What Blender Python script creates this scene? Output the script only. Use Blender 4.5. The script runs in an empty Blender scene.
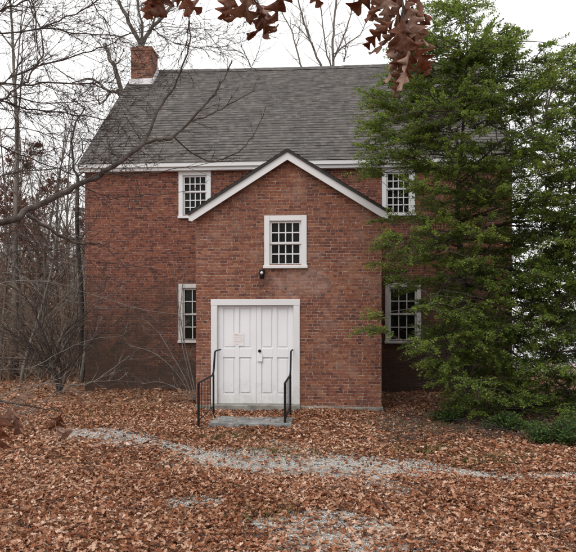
import bpy, math, random
import numpy as np
from mathutils import Vector, Matrix

R = math.radians
scene = bpy.context.scene
COL = scene.collection

# ------------------------------------------------------------------ camera model
F, PX0, HY = 640.0, 288.0, 320.0          # focal length in photo pixels, axis column, horizon row
PSI = math.atan(46.0 / F)
CAM = Vector((0.96, -13.5, 1.92))
FW = Vector((-math.sin(PSI), math.cos(PSI), 0))
RT = Vector((math.cos(PSI), math.sin(PSI), 0))


def P(px, py, d):
    return CAM + FW * d + RT * ((px - PX0) / F * d) + Vector((0, 0, (HY - py) / F * d))


def at(px, py, Y):
    """point of the vertical plane y = Y seen at a photo pixel"""
    v = FW + RT * ((px - PX0) / F) + Vector((0, 0, (HY - py) / F))
    return CAM + v * ((Y - CAM.y) / v.y)


def gnd(px, py):
    return P(px, py, CAM.z * F / (py - HY))


cam_data = bpy.data.cameras.new('camera')
cam = bpy.data.objects.new('camera', cam_data)
COL.objects.link(cam)
cam.location = CAM
cam.rotation_euler = (R(90), 0, PSI)
cam_data.sensor_width = 36
cam_data.sensor_fit = 'HORIZONTAL'
cam_data.lens = F / 576 * 36
cam_data.shift_y = (HY - 276) / 576
cam_data.clip_start = 0.05
cam_data.clip_end = 2000
scene.camera = cam

# ------------------------------------------------------------------ light
world = bpy.data.worlds.new('World')
scene.world = world
world.use_nodes = True
wn, wl = world.node_tree.nodes, world.node_tree.links
wn.clear()
SUN_EL, SUN_AZ = R(58), R(205)
sky = wn.new('ShaderNodeTexSky')
sky.sky_type = 'NISHITA'
sky.sun_disc = False
sky.sun_elevation = SUN_EL
sky.sun_rotation = SUN_AZ
sky.dust_density = 4
sky.air_density = 1.0
mixw = wn.new('ShaderNodeMix')
mixw.data_type = 'RGBA'
mixw.inputs['Factor'].default_value = 0.88
mixw.inputs['B'].default_value = (12.65, 12.5, 12.3, 1)       # the even white of the cloud cover
bg = wn.new('ShaderNodeBackground')
bg.inputs['Strength'].default_value = 0.10
wo = wn.new('ShaderNodeOutputWorld')
wl.new(sky.outputs['Color'], mixw.inputs['A'])
wl.new(mixw.outputs['Result'], bg.inputs['Color'])
wl.new(bg.outputs[0], wo.inputs[0])

sd = bpy.data.lights.new('sun', 'SUN')
sd.energy = 1.5
sd.angle = R(40)
sd.color = (1, 0.97, 0.93)
sun = bpy.data.objects.new('sun', sd)
COL.objects.link(sun)
sdir = Vector((math.sin(SUN_AZ) * math.cos(SUN_EL), math.cos(SUN_AZ) * math.cos(SUN_EL), math.sin(SUN_EL)))
sun.rotation_euler = sdir.to_track_quat('Z', 'Y').to_euler()
sun.location = (0, -20, 30)

vs = scene.view_settings
vs.view_transform = 'Standard'
vs.look = 'None'
vs.gamma = 1
vs.exposure = 0.27
vs.use_curve_mapping = False

# ------------------------------------------------------------------ material helpers


class NT:
    def __init__(self, name):
        self.m = bpy.data.materials.new(name)
        self.m.use_nodes = True
        self.t = self.m.node_tree
        self.b = self.t.nodes['Principled BSDF']
        self.out = self.t.nodes['Material Output']

    def n(self, typ, **kw):
        o = self.t.nodes.new(typ)
        for k, v in kw.items():
            setattr(o, k, v)
        return o

    def put(self, sock, v):
        if isinstance(v, bpy.types.NodeSocket):
            self.t.links.new(v, sock)
        elif v is not None:
            sock.default_value = v

    def math(self, op, a, b=None, c=None, clamp=False):
        o = self.n('ShaderNodeMath', operation=op, use_clamp=clamp)
        self.put(o.inputs[0], a)
        self.put(o.inputs[1], b)
        if c is not None:
            self.put(o.inputs[2], c)
        return o.outputs[0]

    def rng(self, v, a, b, c=0.0, d=1.0, smooth=False):
        o = self.n('ShaderNodeMapRange')
        if smooth:
            o.interpolation_type = 'SMOOTHSTEP'
        self.put(o.inputs[0], v)
        for i, x in enumerate((a, b, c, d)):
            self.put(o.inputs[i + 1], x)
        return o.outputs[0]

    def ramp(self, v, stops, const=False):
        o = self.n('ShaderNodeValToRGB')
        e = o.color_ramp
        if const:
            e.interpolation = 'CONSTANT'
        while len(e.elements) < len(stops):
            e.elements.new(0.5)
        for el, (p, c) in zip(e.elements, stops):
            el.position = p
            el.color = (*c, 1)
        self.put(o.inputs[0], v)
        return o.outputs[0]

    def mix(self, f, a, b, mode='MIX'):
        o = self.n('ShaderNodeMix', data_type='RGBA', blend_type=mode)
        self.put(o.inputs['Factor'], f)
        for k, v in (('A', a), ('B', b)):
            if isinstance(v, tuple):
                v = (*v[:3], 1)
            self.put(o.inputs[k], v)
        return o.outputs['Result']

    def noise(self, scale, vec=None, detail=4.0, rough=0.55, stretch=None):
        o = self.n('ShaderNodeTexNoise')
        o.inputs['Scale'].default_value = scale
        o.inputs['Detail'].default_value = detail
        o.inputs['Roughness'].default_value = rough
        if vec is None:
            vec = self.n('ShaderNodeTexCoord').outputs['Object']
        if stretch:
            mp = self.n('ShaderNodeMapping')
            mp.inputs['Scale'].default_value = stretch
            self.t.links.new(vec, mp.inputs['Vector'])
            vec = mp.outputs[0]
        self.t.links.new(vec, o.inputs['Vector'])
        return o.outputs['Fac']

    def bump(self, h, strength=0.5, dist=0.01):
        o = self.n('ShaderNodeBump')
        o.inputs['Strength'].default_value = strength
        o.inputs['Distance'].default_value = dist
        self.put(o.inputs['Height'], h)
        self.t.links.new(o.outputs[0], self.b.inputs['Normal'])

    def done(self, color=None, rough=0.8, spec=0.3, metal=0.0):
        self.put(self.b.inputs['Base Color'], (*color[:3], 1) if isinstance(color, tuple) else color)
        self.put(self.b.inputs['Roughness'], rough)
        self.b.inputs['Specular IOR Level'].default_value = spec
        self.b.inputs['Metallic'].default_value = metal
        return self.m


def cells(n, w, h, wob=0.0, off=0.5):
    """running bond: returns u-fraction, v-fraction, (col,row) vector"""
    uv = n.n('ShaderNodeTexCoord').outputs['UV']
    if wob:
        nz = n.n('ShaderNodeTexNoise')
        nz.inputs['Scale'].default_value = 3.5
        nz.inputs['Detail'].default_value = 3
        n.t.links.new(uv, nz.inputs['Vector'])
        va = n.n('ShaderNodeVectorMath', operation='MULTIPLY_ADD')
        n.t.links.new(nz.outputs['Color'], va.inputs[0])
        va.inputs[1].default_value = (wob, wob, 0)
        n.t.links.new(uv, va.inputs[2])
        uv = va.outputs[0]
    s = n.n('ShaderNodeSeparateXYZ')
    n.t.links.new(uv, s.inputs[0])
    v = n.math('DIVIDE', s.outputs[1], h)
    row = n.math('FLOOR', v)
    fv = n.math('FRACT', v)
    odd = n.math('FLOORED_MODULO', row, 2.0)
    jit = n.n('ShaderNodeTexWhiteNoise', noise_dimensions='1D')
    n.t.links.new(row, jit.inputs['W'])
    sh = n.math('ADD', n.math('MULTIPLY', odd, off), n.math('MULTIPLY', jit.outputs[0], 0.18 if off == 0.5 else 1.0))
    u = n.math('ADD', n.math('DIVIDE', s.outputs[0], w), sh)
    col = n.math('FLOOR', u)
    fu = n.math('FRACT', u)
    cv = n.n('ShaderNodeCombineXYZ')
    n.t.links.new(col, cv.inputs[0])
    n.t.links.new(row, cv.inputs[1])
    return fu, fv, cv.outputs[0], uv


def brick_mat(name, stain_and_shade=False, patch=False, even=0.9):
    n = NT(name)
    per, h, cut = 0.262, 0.0640, 0.655                       # Flemish bond: stretcher and header by turns
    uv = n.n('ShaderNodeTexCoord').outputs['UV']
    nz = n.n('ShaderNodeTexNoise')
    nz.inputs['Scale'].default_value = 3.5
    nz.inputs['Detail'].default_value = 4
    n.t.links.new(uv, nz.inputs['Vector'])
    va = n.n('ShaderNodeVectorMath', operation='MULTIPLY_ADD')
    n.t.links.new(nz.outputs['Color'], va.inputs[0])
    va.inputs[1].default_value = (.02, .013, 0)
    n.t.links.new(uv, va.inputs[2])
    s = n.n('ShaderNodeSeparateXYZ')
    n.t.links.new(va.outputs[0], s.inputs[0])
    v = n.math('DIVIDE', s.outputs[1], h)
    row, fv = n.math('FLOOR', v), n.math('FRACT', v)
    jit = n.n('ShaderNodeTexWhiteNoise', noise_dimensions='1D')
    n.t.links.new(row, jit.inputs['W'])
    u = n.math('ADD', n.math('DIVIDE', s.outputs[0], per), n.math('ADD', n.math('MULTIPLY', n.math('FLOORED_MODULO', row, 2.0), .5), n.math('MULTIPLY', jit.outputs[0], .22)))
    fu = n.math('FRACT', u)
    head = n.math('GREATER_THAN', fu, cut)
    cvn = n.n('ShaderNodeCombineXYZ')
    n.t.links.new(n.math('ADD', n.math('MULTIPLY', n.math('FLOOR', u), 2.0), head), cvn.inputs[0])
    n.t.links.new(row, cvn.inputs[1])
    wnz = n.n('ShaderNodeTexWhiteNoise', noise_dimensions='2D')
    n.t.links.new(cvn.outputs[0], wnz.inputs['Vector'])
    big = n.noise(0.8, uv, 4)
    val = n.math('ADD', n.math('MULTIPLY_ADD', wnz.outputs['Value'], even, (.9 - even) * .62), n.math('MULTIPLY', n.math('SUBTRACT', big, 0.5), 0.7))
    val = n.math('SUBTRACT', val, n.math('MULTIPLY', head, .04))
    col = n.ramp(val, [(0.0, (.055, .027, .025)), (0.12, (.095, .036, .029)), (0.3, (.15, .05, .034)), (0.5, (.18, .064, .038)),
                       (0.72, (.222, .084, .047)), (0.88, (.262, .115, .07)), (1.0, (.30, .15, .105))])
    fine = n.noise(30, uv, 5, 0.75)
    col = n.mix(n.rng(fine, 0.48, 0.74, 0.0, 0.5), col, (.33, .17, .12))
    col = n.mix(n.rng(fine, 0.48, 0.28, 0.0, 0.5), col, (.06, .03, .026))
    soot = n.noise(2.3, uv, 5, 0.65)
    col = n.mix(n.rng(soot, 0.52, 0.76, 0, 0.42), col, (.085, .05, .048))
    cutw = n.math('SUBTRACT', cut, fu)
    es = n.math('MINIMUM', fu, n.math('ABSOLUTE', cutw))
    es = n.math('MULTIPLY', n.math('MINIMUM', es, n.math('SUBTRACT', 1.0, fu)), per)
    ev = n.math('MULTIPLY', n.math('MINIMUM', fv, n.math('SUBTRACT', 1.0, fv)), h)
    e = n.math('MINIMUM', es, ev)
    e = n.math('ADD', e, n.math('MULTIPLY', n.math('SUBTRACT', fine, 0.5), 0.010))
    mort = n.rng(e, 0.0038, 0.0072, 1.0, 0.0, True)
    mn = n.noise(7.5, uv, 5, 0.8, stretch=(1, 1.8, 1))
    mcol = n.ramp(mn, [(0.36, (.09, .055, .045)), (0.49, (.25, .17, .135)), (0.63, (.55, .46, .39))])
    col = n.mix(n.math('MULTIPLY', mort, 0.82), col, mcol)
    if stain_and_shade:      # older, darker brick than the porch
        col = n.mix(1.0, col, (.86, .78, .79), 'MULTIPLY')
    if stain_and_shade:      # green-black algae patches on the damp lower courses; evergreen shade painted in at right
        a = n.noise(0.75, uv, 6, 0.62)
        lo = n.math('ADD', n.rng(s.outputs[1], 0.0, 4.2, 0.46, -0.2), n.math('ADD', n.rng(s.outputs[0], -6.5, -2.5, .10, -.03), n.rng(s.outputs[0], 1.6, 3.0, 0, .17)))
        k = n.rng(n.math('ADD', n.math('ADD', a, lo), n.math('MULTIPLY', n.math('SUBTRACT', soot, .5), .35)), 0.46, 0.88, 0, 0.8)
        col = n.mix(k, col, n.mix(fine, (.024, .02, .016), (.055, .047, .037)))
    if patch:      # lime bloom washed out of the joints under the gable window
        d = n.math('ADD', n.math('POWER', n.math('DIVIDE', n.math('SUBTRACT', s.outputs[0], 0.25), 0.7), 2.0),
                   n.math('POWER', n.math('DIVIDE', n.math('SUBTRACT', s.outputs[1], 2.72), 0.36), 2.0))
        k = n.math('MULTIPLY', n.rng(n.math('ADD', d, n.math('MULTIPLY', n.math('SUBTRACT', soot, .5), 3.2)), 0.1, 1.4, 1, 0, True), n.rng(n.noise(7, uv, 6, .8), .35, .62, .0, .5))
        col = n.mix(k, col, (.36, .27, .235))
        rs = n.rng(n.noise(1.7, uv, 6, .7), .5, .68, 0, .4)
        col = n.mix(rs, col, (.30, .21, .17))
    hgt = n.math('ADD', n.math('MULTIPLY', mort, -1.0), n.math('MULTIPLY', fine, 0.5))
    n.bump(hgt, 0.9, 0.010)
    return n.done(col, 0.9, 0.2)


SH = 0.165                                # shingle exposure


def shingle_mat(name):
    n = NT(name)
    fu, fv, cv, uv = cells(n, 0.12, SH, wob=0.0, off=0.37)
    wnz = n.n('ShaderNodeTexWhiteNoise', noise_dimensions='2D')
    n.t.links.new(cv, wnz.inputs['Vector'])
    fu2, fv2, cv2, _ = cells(n, 0.19, SH, wob=0.0, off=0.29)
    wn2 = n.n('ShaderNodeTexWhiteNoise', noise_dimensions='2D')
    n.t.links.new(cv2, wn2.inputs['Vector'])
    sp = n.n('ShaderNodeSeparateColor')
    n.t.links.new(wn2.outputs['Color'], sp.inputs[0])
    col = n.ramp(wnz.outputs['Value'], [(0.0, (.062, .056, .053)), (0.4, (.088, .080, .075)), (0.8, (.106, .097, .091)), (1.0, (.124, .114, .108))])
    g = n.noise(42, uv, 5, 0.85)
    col = n.mix(n.rng(g, .5, .66, 0, .5), col, (.19, .18, .173))
    col = n.mix(n.rng(g, .49, .36, 0, .7), col, (.04, .037, .037))
    st = n.noise(0.8, uv, 5, .6, stretch=(1.6, .5, 1))
    col = n.mix(n.rng(st, .45, .7, 0, .3), col, (.135, .122, .112))
    # lower half of some laminated tabs is a darker blend
    dk = n.math('MULTIPLY', n.rng(sp.outputs[0], .5, .62), n.rng(fv2, .62, .5))
    col = n.mix(n.math('MULTIPLY', dk, .4), col, (.05, .047, .047))
    lt = n.math('MULTIPLY', n.rng(sp.outputs[1], .66, .8), n.math('MULTIPLY', n.rng(fv, .35, .5), n.rng(fv, .85, .7)))
    col = n.mix(n.math('MULTIPLY', lt, .28), col, (.22, .21, .20))
    butt = n.math('MULTIPLY', n.rng(fv, .14, .26, 1, 0, True), n.rng(sp.outputs[2], .3, .7, .15, .95))
    col = n.mix(butt, col, (.018, .017, .017))
    n.bump(n.math('ADD', wnz.outputs['Value'], n.math('MULTIPLY', g, 0.6)), 0.6, 0.006)
    return n.done(col, 0.95, 0.15)


def plain_mat(name, c1, c2, scale=6, rough=0.8, spec=0.3, bump=0.3, dist=0.005, stretch=None, metal=0.0, lo=.35, hi=.65):
    n = NT(name)
    f = n.noise(scale, None, 5, .6, stretch)
    f2 = n.noise(scale * 9, None, 3, .6, stretch)
    col = n.mix(n.rng(n.math('ADD', n.math('MULTIPLY', f, .75), n.math('MULTIPLY', f2, .25)), lo, hi), c1, c2)
    n.bump(n.math('ADD', f2, f), bump, dist)
    return n.done(col, rough, spec, metal)


def paint_mat(name, base, worn, amount):
    n = NT(name)
    f = n.noise(9, None, 6, .7, (1, 1, .35))
    f2 = n.noise(1.6, None, 4, .6)
    col = n.mix(n.rng(f2, .35, .7, 0, .25), base, tuple(x * .8 for x in base))
    col = n.mix(n.rng(f, .62 - amount, .8 - amount, 0, .75, True), col, worn)
    co = n.n('ShaderNodeTexCoord').outputs['Object']
    sz = n.n('ShaderNodeSeparateXYZ')
    n.t.links.new(co, sz.inputs[0])
    d = n.noise(6, co, 6, .7)                # mud splashed up from the step
    d = n.rng(n.math('ADD', sz.outputs[2], n.math('MULTIPLY', n.math('SUBTRACT', d, .5), 1.3)), .1, .62, .38, 0)
    col = n.mix(d, col, (.30, .255, .205))
    n.bump(n.noise(45, None, 3, .6, (1, 1, .15)), .2, .003)
    return n.done(col, .55, .35)


def leaf_mat(name, stops, trans=0.3, rough=0.6, spec=0.25, vein=False):
    """colour of each leaf from its own random number"""
    n = NT(name)
    a = n.n('ShaderNodeAttribute', attribute_name='rnd')
    v = a.outputs['Fac']
    col = n.ramp(v, stops)
    f = n.noise(60 if vein else 22, None, 4, .65)
    col = n.mix(n.rng(f, .35, .7, 0, .35), col, n.mix(1.0, col, (.45, .42, .4), 'MULTIPLY'))
    if vein:
        f3 = n.noise(28, None, 6, .75)
        col = n.mix(n.rng(f3, .46, .62, 0, .75), col, (.30, .185, .14))
        col = n.mix(n.rng(f3, .45, .32, 0, .7), col, (.045, .018, .014))
    n.done(col, rough, spec)
    tr = n.n('ShaderNodeBsdfTranslucent')
    n.t.links.new(col, tr.inputs['Color'])
    ms = n.n('ShaderNodeMixShader')
    ms.inputs[0].default_value = trans
    n.t.links.new(n.b.outputs[0], ms.inputs[1])
    n.t.links.new(tr.outputs[0], ms.inputs[2])
    n.t.links.new(ms.outputs[0], n.out.inputs['Surface'])
    if vein:
        n.bump(f, .5, .004)
    return n.m


def glass_mat():
    n = NT('window_glass')
    f = n.noise(5, None, 3, .5)
    n.bump(f, .12, .02)
    return n.done(n.mix(f, (.006, .007, .006), (.012, .013, .011)), .06, .12)


M_BRICK = brick_mat('brick_main', stain_and_shade=True, even=.8)
M_BRICKP = brick_mat('brick_porch', patch=True, even=.72)
M_BRICKC = brick_mat('brick_chimney')
M_SHINGLE = shingle_mat('asphalt_shingle')
M_EDGE = plain_mat('roof_edge', (.02, .019, .019), (.035, .033, .032), 8)
M_WHITE = paint_mat('white_paint', (.62, .625, .635), (.34, .32, .29), -.005)
M_DOOR = paint_mat('door_paint', (.70, .705, .73), (.48, .46, .44), .0)
M_WORN = paint_mat('weathered_paint', (.52, .52, .51), (.26, .25, .23), .06)
M_GLASS = glass_mat()
M_CONC = plain_mat('concrete', (.12, .115, .1), (.30, .29, .26), 5, .9, .2, .5, .01)
M_SLAB = plain_mat('slate_slab', (.09, .092, .092), (.26, .262, .258), 7, .85, .25, .6, .01)
M_IRON = plain_mat('black_iron', (.006, .006, .007), (.016, .014, .013), 30, .6, .15, .2, .001)
M_TIN = plain_mat('flashing', (.5, .5, .52), (.75, .75, .77), 6, .6, .3)
M_PAPER = plain_mat('paper', (.66, .63, .63), (.72, .69, .69), 8, .8, .2, .1, .001)
M_INK = plain_mat('ink', (.30, .26, .27), (.42, .37, .38), 40, .8, .2, .0, .001)
M_BARK = plain_mat('bark_grey', (.07, .061, .053), (.21, .188, .168), 7, .9, .15, .7, .02, (1, 1, .25))
M_BARKP = plain_mat('bark_pale', (.09, .078, .069), (.22, .198, .178), 9, .85, .2, .4, .01, (1, 1, .4))
M_BRUSH = plain_mat('brush_grey', (.13, .092, .068), (.33, .255, .20), 3, .9, .1, .0)
M_BARKD = plain_mat('bark_dark', (.025, .021, .019), (.085, .074, .065), 9, .9, .15, .6, .015, (1, 1, .3))
M_OAKBARK = plain_mat('bark_oak', (.024, .018, .017), (.10, .08, .07), 16, .85, .2, .5, .006)
M_EVERG = leaf_mat('evergreen_leaf', [(0, (.05, .08, .022)), (.3, (.135, .205, .042)), (.65, (.225, .32, .06)), (.92, (.31, .40, .08)), (1, (.34, .30, .07))], .45, .55, .2)
M_SHRUB = leaf_mat('shrub_leaf', [(0, (.02, .04, .014)), (.5, (.045, .085, .022)), (1, (.11, .16, .035))], .25, .55, .2)
M_LITTER = leaf_mat('dry_leaf', [(0, (.045, .022, .015)), (.16, (.135, .042, .018)), (.32, (.235, .078, .031)), (.48, (.31, .135, .068)), (.68, (.40, .215, .132)), (.86, (.51, .325, .23)), (1, (.66, .49, .385))], .12, .7, .25)
M_RUSSET = leaf_mat('russet_leaf', [(0, (.075, .03, .02)), (.5, (.15, .062, .04)), (1, (.25, .125, .085))], .3)
M_OAKRED = leaf_mat('oak_leaf_red', [(0, (.15, .045, .02)), (.5, (.24, .08, .038)), (1, (.33, .135, .075))], .48, .55, .3, True)
M_OAKTAN = leaf_mat('oak_leaf_tan', [(0, (.26, .125, .08)), (.5, (.38, .225, .165)), (1, (.52, .37, .30))], .45, .65, .25, True)
M_GRASS = leaf_mat('grass_blade', [(0, (.05, .07, .02)), (.5, (.10, .11, .035)), (1, (.2, .17, .07))], .3)
M_GRAVEL = leaf_mat('gravel_stone', [(0, (.28, .27, .255)), (.5, (.46, .45, .43)), (1, (.63, .615, .59))], .0, .9, .2)


def ground_mat():
    n = NT('forest_floor')
    co = n.n('ShaderNodeTexCoord').outputs['Object']
    v = n.n('ShaderNodeTexVoronoi')
    v.inputs['Scale'].default_value = 13
    n.t.links.new(co, v.inputs['Vector'])
    s = n.n('ShaderNodeSeparateColor')
    n.t.links.new(v.outputs['Color'], s.inputs[0])
    col = n.ramp(s.outputs[0], [(0, (.05, .03, .02)), (.3, (.13, .065, .038)), (.6, (.22, .12, .072)), (1, (.34, .21, .14))])
    big = n.noise(.35, co, 4)
    col = n.mix(n.rng(big, .4, .7, 0, .5), col, (.09, .055, .037))
    n.bump(v.outputs['Distance'], .8, .05)
    return n.done(col, .95, .1)


M_GROUND = ground_mat()
M_PATH = plain_mat('path_grit', (.20, .185, .165), (.47, .45, .415), 22, .95, .1, .8, .01)
M_LOT = plain_mat('pale_gravel', (.36, .36, .37), (.52, .52, .53), .8, .9, .2, .5, .01)

# ------------------------------------------------------------------ mesh builder


class MB:
    def __init__(self):
        self.v, self.f, self.r = [], [], []

    def add(self, pts, faces, rnd=None):
        o = len(self.v)
        self.v += [tuple(p) for p in pts]
        self.f += [tuple(i + o for i in f) for f in faces]
        if rnd is not None:
            self.r += [rnd] * len(pts)

    def box(self, x0, x1, y0, y1, z0, z1, bev=0.0):
        if bev <= 0:
            self.add([(x0, y0, z0), (x1, y0, z0), (x1, y1, z0), (x0, y1, z0), (x0, y0, z1), (x1, y0, z1), (x1, y1, z1), (x0, y1, z1)],
                     [(0, 3, 2, 1), (4, 5, 6, 7), (0, 1, 5, 4), (1, 2, 6, 5), (2, 3, 7, 6), (3, 0, 4, 7)])
            return
        b = bev
        pts, idx = [], {}
        for k, (X, Y, Z) in enumerate([(a, c, d) for a in (0, 1) for c in (0, 1) for d in (0, 1)]):
            cx, cy, cz = (x0, x1)[X], (y0, y1)[Y], (z0, z1)[Z]
            sx, sy, sz = (1, -1)[X], (1, -1)[Y], (1, -1)[Z]
            idx[(X, Y, Z, 0)] = len(pts); pts.append((cx, cy + sy * b, cz + sz * b))
            idx[(X, Y, Z, 1)] = len(pts); pts.append((cx + sx * b, cy, cz + sz * b))
            idx[(X, Y, Z, 2)] = len(pts); pts.append((cx + sx * b, cy + sy * b, cz))
        fs = []
        for X in (0, 1):
            q = [idx[(X, 0, 0, 0)], idx[(X, 1, 0, 0)], idx[(X, 1, 1, 0)], idx[(X, 0, 1, 0)]]
            fs.append(q if X else q[::-1])
            q = [idx[(0, X, 0, 1)], idx[(1, X, 0, 1)], idx[(1, X, 1, 1)], idx[(0, X, 1, 1)]]
            fs.append(q[::-1] if X else q)
            q = [idx[(0, 0, X, 2)], idx[(1, 0, X, 2)], idx[(1, 1, X, 2)], idx[(0, 1, X, 2)]]
            fs.append(q if X else q[::-1])
        for A in (0, 1):
            for B in (0, 1):
                fs.append([idx[(A, B, 0, 0)], idx[(A, B, 1, 0)], idx[(A, B, 1, 1)], idx[(A, B, 0, 1)]])
                fs.append([idx[(A, 0, B, 0)], idx[(A, 1, B, 0)], idx[(A, 1, B, 2)], idx[(A, 0, B, 2)]])
                fs.append([idx[(0, A, B, 1)], idx[(1, A, B, 1)], idx[(1, A, B, 2)], idx[(0, A, B, 2)]])
                for C in (0, 1):
                    fs.append([idx[(A, B, C, 0)], idx[(A, B, C, 1)], idx[(A, B, C, 2)]])
        self.add(pts, fs)

    def prism(self, poly, axis, a, b):
        """extrude a polygon of 2D points along an axis ('x': (y,z) points, 'y': (x,z) points)"""
        n = len(poly)
        mk = (lambda p, t: (t, p[0], p[1])) if axis == 'x' else (lambda p, t: (p[0], t, p[1]))
        self.add([mk(p, a) for p in poly] + [mk(p, b) for p in poly],
                 [tuple(range(n))[::-1], tuple(range(n, 2 * n))] + [(i, (i + 1) % n, (i + 1) % n + n, i + n) for i in range(n)])

    def tube(self, pts, radii, sides=5, rnd=None):
        n = len(pts)
        o = len(self.v)
        up = None
        for i in range(n):
            t = (pts[min(i + 1, n - 1)] - pts[max(i - 1, 0)])
            if t.length < 1e-9:
                t = Vector((0, 0, 1))
            t.normalize()
            if up is None:
                up = t.orthogonal().normalized()
            else:
                up = (up - t * up.dot(t))
                up = up.normalized() if up.length > 1e-6 else t.orthogonal().normalized()
            w = t.cross(up)
            p, r = pts[i], radii[i]
            for k in range(sides):
                a = 2 * math.pi * k / sides
                q = p + up * (r * math.cos(a)) + w * (r * math.sin(a))
                self.v.append((q.x, q.y, q.z))
                if rnd is not None:
                    self.r.append(rnd)
        for i in range(n - 1):
            for k in range(sides):
                k2 = (k + 1) % sides
                self.f.append((o + i * sides + k, o + i * sides + k2, o + (i + 1) * sides + k2, o + (i + 1) * sides + k))
        self.f.append(tuple(o + k for k in range(sides))[::-1])
        self.f.append(tuple(o + (n - 1) * sides + k for k in range(sides)))

    def mesh(self, name, mat, off=(0, 0, 0), smooth=False, uv=False):
        me = bpy.data.meshes.new(name)
        ox, oy, oz = off
        me.from_pydata([(x - ox, y - oy, z - oz) for x, y, z in self.v], [], self.f)
        me.materials.append(mat)
        if self.r and len(self.r) == len(self.v):
            a = me.attributes.new('rnd', 'FLOAT', 'POINT')
            a.data.foreach_set('value', np.array(self.r, dtype=np.float32))
        if smooth:
            me.polygons.foreach_set('use_smooth', [True] * len(me.polygons))
        if uv:
            l = me.uv_layers.new(name='UVMap')
            for p in me.polygons:
                nx, ny, nz = (abs(c) for c in p.normal)
                for li in p.loop_indices:
                    x, y, z = self.v[me.loops[li].vertex_index]
                    if uv == 'roofx':
                        l.data[li].uv = (x, (z - EAVE) * ROOF_K)
                    elif uv == 'roofy':
                        l.data[li].uv = (y, (z - p_top + psl * prun) * PORCH_K)
                    elif nz > .8:
                        l.data[li].uv = (x, y)
                    else:
                        l.data[li].uv = (y + 3.3, z) if nx > ny else (x, z)
        me.update()
        return me


LOC = {}


def empty(name, loc, label=None, cat=None, group=None):
    o = bpy.data.objects.new(name, None)
    COL.objects.link(o)
    o.location = loc
    o.empty_display_size = .2
    LOC[o.name] = Vector(loc)
    tag(o, label, cat, group)
    return o


def tag(o, label=None, cat=None, group=None, kind=None):
    for k, v in (('label', label), ('category', cat), ('group', group), ('kind', kind)):
        if v:
            o[k] = v
    return o


def part(name, mb, mat, parent=None, smooth=False, uv=False, loc=None):
    off = LOC.get(parent.name, Vector((0, 0, 0))) if parent else Vector(loc or (0, 0, 0))
    me = mb.mesh(name, mat, off, smooth, uv)
    o = bpy.data.objects.new(name, me)
    COL.objects.link(o)
    if parent:
        o.parent = parent
    else:
        o.location = off
    LOC[o.name] = off
    return o


def copy_tree(o, parent=None):
    c = o.copy()
    COL.objects.link(c)
    if parent:
        c.parent = parent
    for ch in o.children:
        copy_tree(ch, c)
    return c


def gz(x, y):
    """height of the ground"""
    return 0.02 * np.sin(x * .9 + 1.3) * np.cos(y * .7) + 0.012 * np.sin(x * 2.3 + y * 1.7)


# ------------------------------------------------------------------ house dimensions
Y1, Y2 = 0.0, 3.6                       # porch front, main front
PL, PR = at(196, 300, Y1).x, at(381.5, 300, Y1).x
HL, HR = at(85, 300, Y2).x, at(512, 300, Y2).x
YB = Y2 + 9.6
EAVE = at(90, 166, Y2).z                # underside edge of the main roof
RIDGE_Y = (Y2 + YB) / 2
RIDGE = EAVE + 4.47
PMID = (PL + PR) / 2
P_EAVE = at(196, 217, Y1).z
P_APEX = at(288.5, 158, Y1).z

house = empty('brick_meeting_house', ((HL + HR) / 2, (Y2 + YB) / 2, 0),
              'two storey red brick meeting house with gabled brick porch and grey shingle roof', 'building')


def wall_holes(mb, x0, x1, z0, z1, y, holes, deep=.16):
    xs = sorted({x0, x1} | {h[0] for h in holes} | {h[1] for h in holes})
    zs = sorted({z0, z1} | {h[2] for h in holes} | {h[3] for h in holes})
    for i in range(len(xs) - 1):
        for j in range(len(zs) - 1):
            cx, cz = (xs[i] + xs[i + 1]) / 2, (zs[j] + zs[j + 1]) / 2
            if any(h[0] < cx < h[1] and h[2] < cz < h[3] for h in holes):
                continue
            a, b, c, d = xs[i], xs[i + 1], zs[j], zs[j + 1]
            mb.add([(a, y, c), (b, y, c), (b, y, d), (a, y, d)], [(0, 1, 2, 3)])
    for a, b, c, d in holes:
        e = y + deep
        mb.add([(a, y, c), (b, y, c), (b, y, d), (a, y, d), (a, e, c), (b, e, c), (b, e, d), (a, e, d)],
               [(0, 4, 5, 1), (1, 5, 6, 2), (2, 6, 7, 3), (3, 7, 4, 0)])


def win_px(l, t, r, b, Y):
    a, c = at(l, t, Y), at(r, b, Y)
    m1, m2 = at((l + r) / 2, t, Y), at((l + r) / 2, b, Y)
    return a.x, c.x, m2.z, m1.z


CW = .115                                # casing width
W_PORCH = win_px(264.3, 215.5, 306.8, 268.5, Y1)
uw = win_px(178.8, 171.2, 211, 218.5, Y2)
W_UL = uw
W_UR = (at(382, 190, Y2).x, at(415, 190, Y2).x, uw[2], uw[3])
lw = win_px(385, 283, 421, 343.5, Y2)
W_LR = lw
W_LL = (uw[0], uw[0] + lw[1] - lw[0], lw[2], lw[3])


def hole(w, c=CW - .02):
    return (w[0] + c, w[1] - c, w[2] + c, w[3] - c)


D_X0, D_X1 = at(217.5, 350, Y1).x, at(293.5, 350, Y1).x       # door opening
D_Z0, D_Z1 = at(255, 403, Y1).z, at(255, 305.5, Y1).z

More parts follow.
